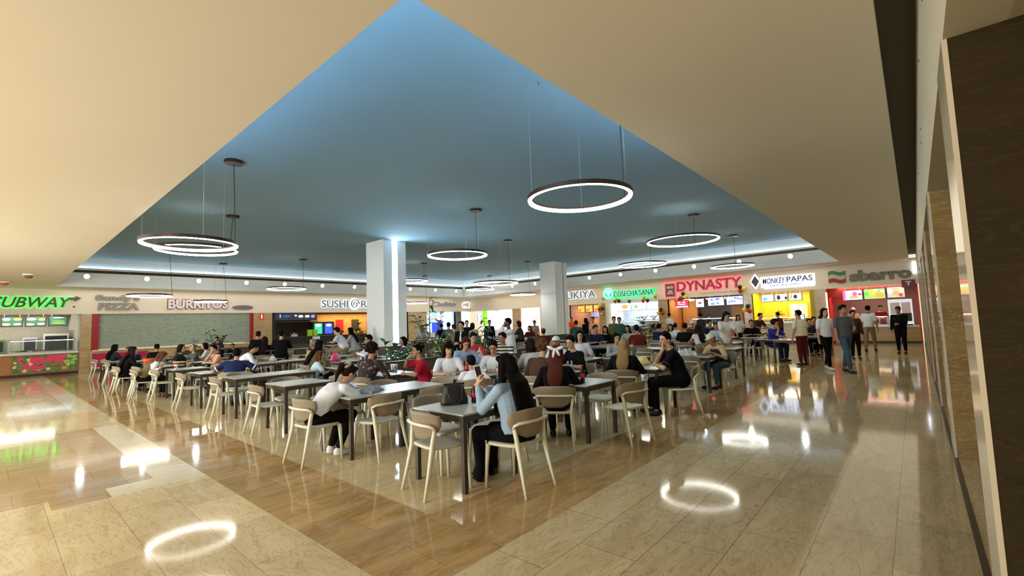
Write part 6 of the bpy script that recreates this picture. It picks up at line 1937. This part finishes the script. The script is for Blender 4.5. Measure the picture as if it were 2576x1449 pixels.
garment(0, 0, 'green and grey backpack on the chair behind the navy polo man', ('backpack', (.04, .08, .035)), .40, .34, .30, .45, .3, 5, 'backpack', loc=(*min(CH, key=lambda c_: math.hypot(c_[0] - 4.75, c_[1] - 11.3)), .46))
garment(0, 0, 'pale cloth bag thrown over the beige cap person\'s table', ('palecloth', (.55, .60, .60)), .55, .30, .16, .745, .7, 6, 'cloth_bag', loc=(10.45, 3.95, .746))
garment(0, 0, 'grey purse under the hand of the person in beige cap', ('purse', (.14, .14, .17)), .22, .13, .05, .745, .9, 7, 'purse', loc=(10.30, 3.58, .746))
bottle(1733, 876, 'clear water bottle on the beige cap person\'s table', False, h=.24, loc=(10.1, 3.98, .745))
garment(1412, 955, 'dark blue bag on the near right table by the ribbon woman', ('nightblue', (.02, .03, .09)), .26, .2, .14, .745, .4, 8, 'blue_bag')
t = empty('food_box', onz(1945, 850), .3, 'yellow green food heap before the woman in blue', 'food')
MB().box(-.1, -.08, 0, .1, .08, .03).build('box', M_cloud, t)
b = MB(); r_ = random.Random(2)
for i in range(12): b.ell((r_.uniform(-.07, .07), r_.uniform(-.05, .05), .04 + r_.random() * .03), (.025, .025, .02), None, 8, 6)
b.build('filling', mat('lime_food', (.35, .42, .05), .5), t, smooth=True)
t = empty('pink_phone', onz(1560, 872, .95), .5, 'pink phone case in the hands of the girl with black hair', 'phone')
MB().box(-.04, -.01, -.07, .04, .01, .07).build('case', mat('pink_case', (.8, .12, .3), .4), t, bevel=.004)
bag(1350, 1108, 'pale plastic bag hanging low between the ribbon woman\'s feet', ('lowbag', (.35, .32, .2)), .24, .34, z=.0, seed=12, handles=False)

# balloons tied along the shop openings
BC = {'yellow': (.85, .80, .02), 'red': (.55, .01, .02), 'black': (.01, .01, .012), 'lime': (.35, .85, .02), 'gold': (.75, .48, .05), 'green': (.01, .12, .05)}
BL = [(1517, 750, 'gold', 'pilaster left of the salad shop, top'), (1509, 768, 'yellow', 'pilaster left of the salad shop'), (1507, 778, 'red', 'pilaster left of the salad shop'), (1516, 776, 'black', 'pilaster left of the salad shop'), (1514, 790, 'gold', 'pilaster left of the salad shop, low'),
      (1551, 752, 'lime', 'salad opening, left'), (1547, 758, 'red', 'salad opening, left'), (1557, 757, 'black', 'salad opening, left'), (1583, 758, 'green', 'salad opening, middle'), (1620, 748, 'lime', 'salad opening, right'), (1618, 757, 'red', 'salad opening, right'), (1629, 756, 'black', 'salad opening, right'), (1648, 745, 'gold', 'salad opening, far right'),
      (1656, 787, 'yellow', 'pilaster right of the salad shop'), (1662, 779, 'black', 'pilaster right of the salad shop'), (1667, 788, 'red', 'pilaster right of the salad shop'),
      (1718, 739, 'black', 'red lettered shop, top left corner'), (1724, 747, 'yellow', 'red lettered shop, top left corner'), (1712, 750, 'red', 'red lettered shop, top left corner'),
      (1861, 722, 'black', 'red lettered shop, top right corner'), (1871, 726, 'yellow', 'red lettered shop, top right corner'), (1862, 732, 'red', 'red lettered shop, top right corner'),
      (1881, 770, 'black', 'pilaster left of the yellow shop'), (1872, 779, 'yellow', 'pilaster left of the yellow shop'), (1885, 782, 'red', 'pilaster left of the yellow shop')]
for x, y, c_, where in BL:
    r = wray(x, y); t_ = (XF - .17) / r.x
    p = Vector((XF - .17, r.y * t_, CAMH + r.z * t_))
    t = empty('balloon', p, 0, '%s balloon at the %s' % (c_, where), 'balloon', 'balloons along the shop openings')
    MB().lathe([(.004, -.155), (.03, -.13), (.085, -.07), (.115, 0), (.105, .06), (.06, .105), (.01, .12)], n=18).build('balloon_skin', mat('balloon_' + c_, BC[c_], .22, metal=.8 if c_ == 'gold' else 0), t, smooth=True)
    MB().lathe([(.014, -.168), (.005, -.155)], n=8).build('knot', mat('balloon_' + c_), t)
    sb = MB(); sb.cap((0, 0, .10), (.15, 0, max(.12, ZO - p.z + .02)), .003, .003, 5); sb.cap((0, 0, -.15), (.15, 0, -.12), .003, .003, 5); sb.build('string', M_cloud, t)
# settle everything that lies on a table well inside its top
for o in list(COL.objects):
    if o.parent is None and o.get('category') in ('bottle', 'cup', 'bag', 'paper', 'stand', 'bowl', 'clothing', 'food') and 0.70 < o.matrix_basis.translation.z < 0.81:
        l = o.matrix_basis.translation
        tx, ty = min(TABS, key=lambda q: math.hypot(q[0] - l.x, q[1] - l.y))
        if math.hypot(tx - l.x, ty - l.y) > 1.6: continue
        m_ = 0.24 if o.get('category') in ('bag', 'clothing', 'paper') else 0.32
        M_ = o.matrix_basis.copy()
        M_.translation = Vector((min(tx + m_, max(tx - m_, l.x)), min(ty + m_, max(ty - m_, l.y)), 0.746))
        o.matrix_basis = M_
print('COUNTS chairs', len(CH), 'tables', len(TABS), 'sit', len(SITTERS), 'stools', len(STOOLS), [round(s_[3], 2) for s_ in STOOLS], 'high', len(done), 'objects', len(COL.objects))
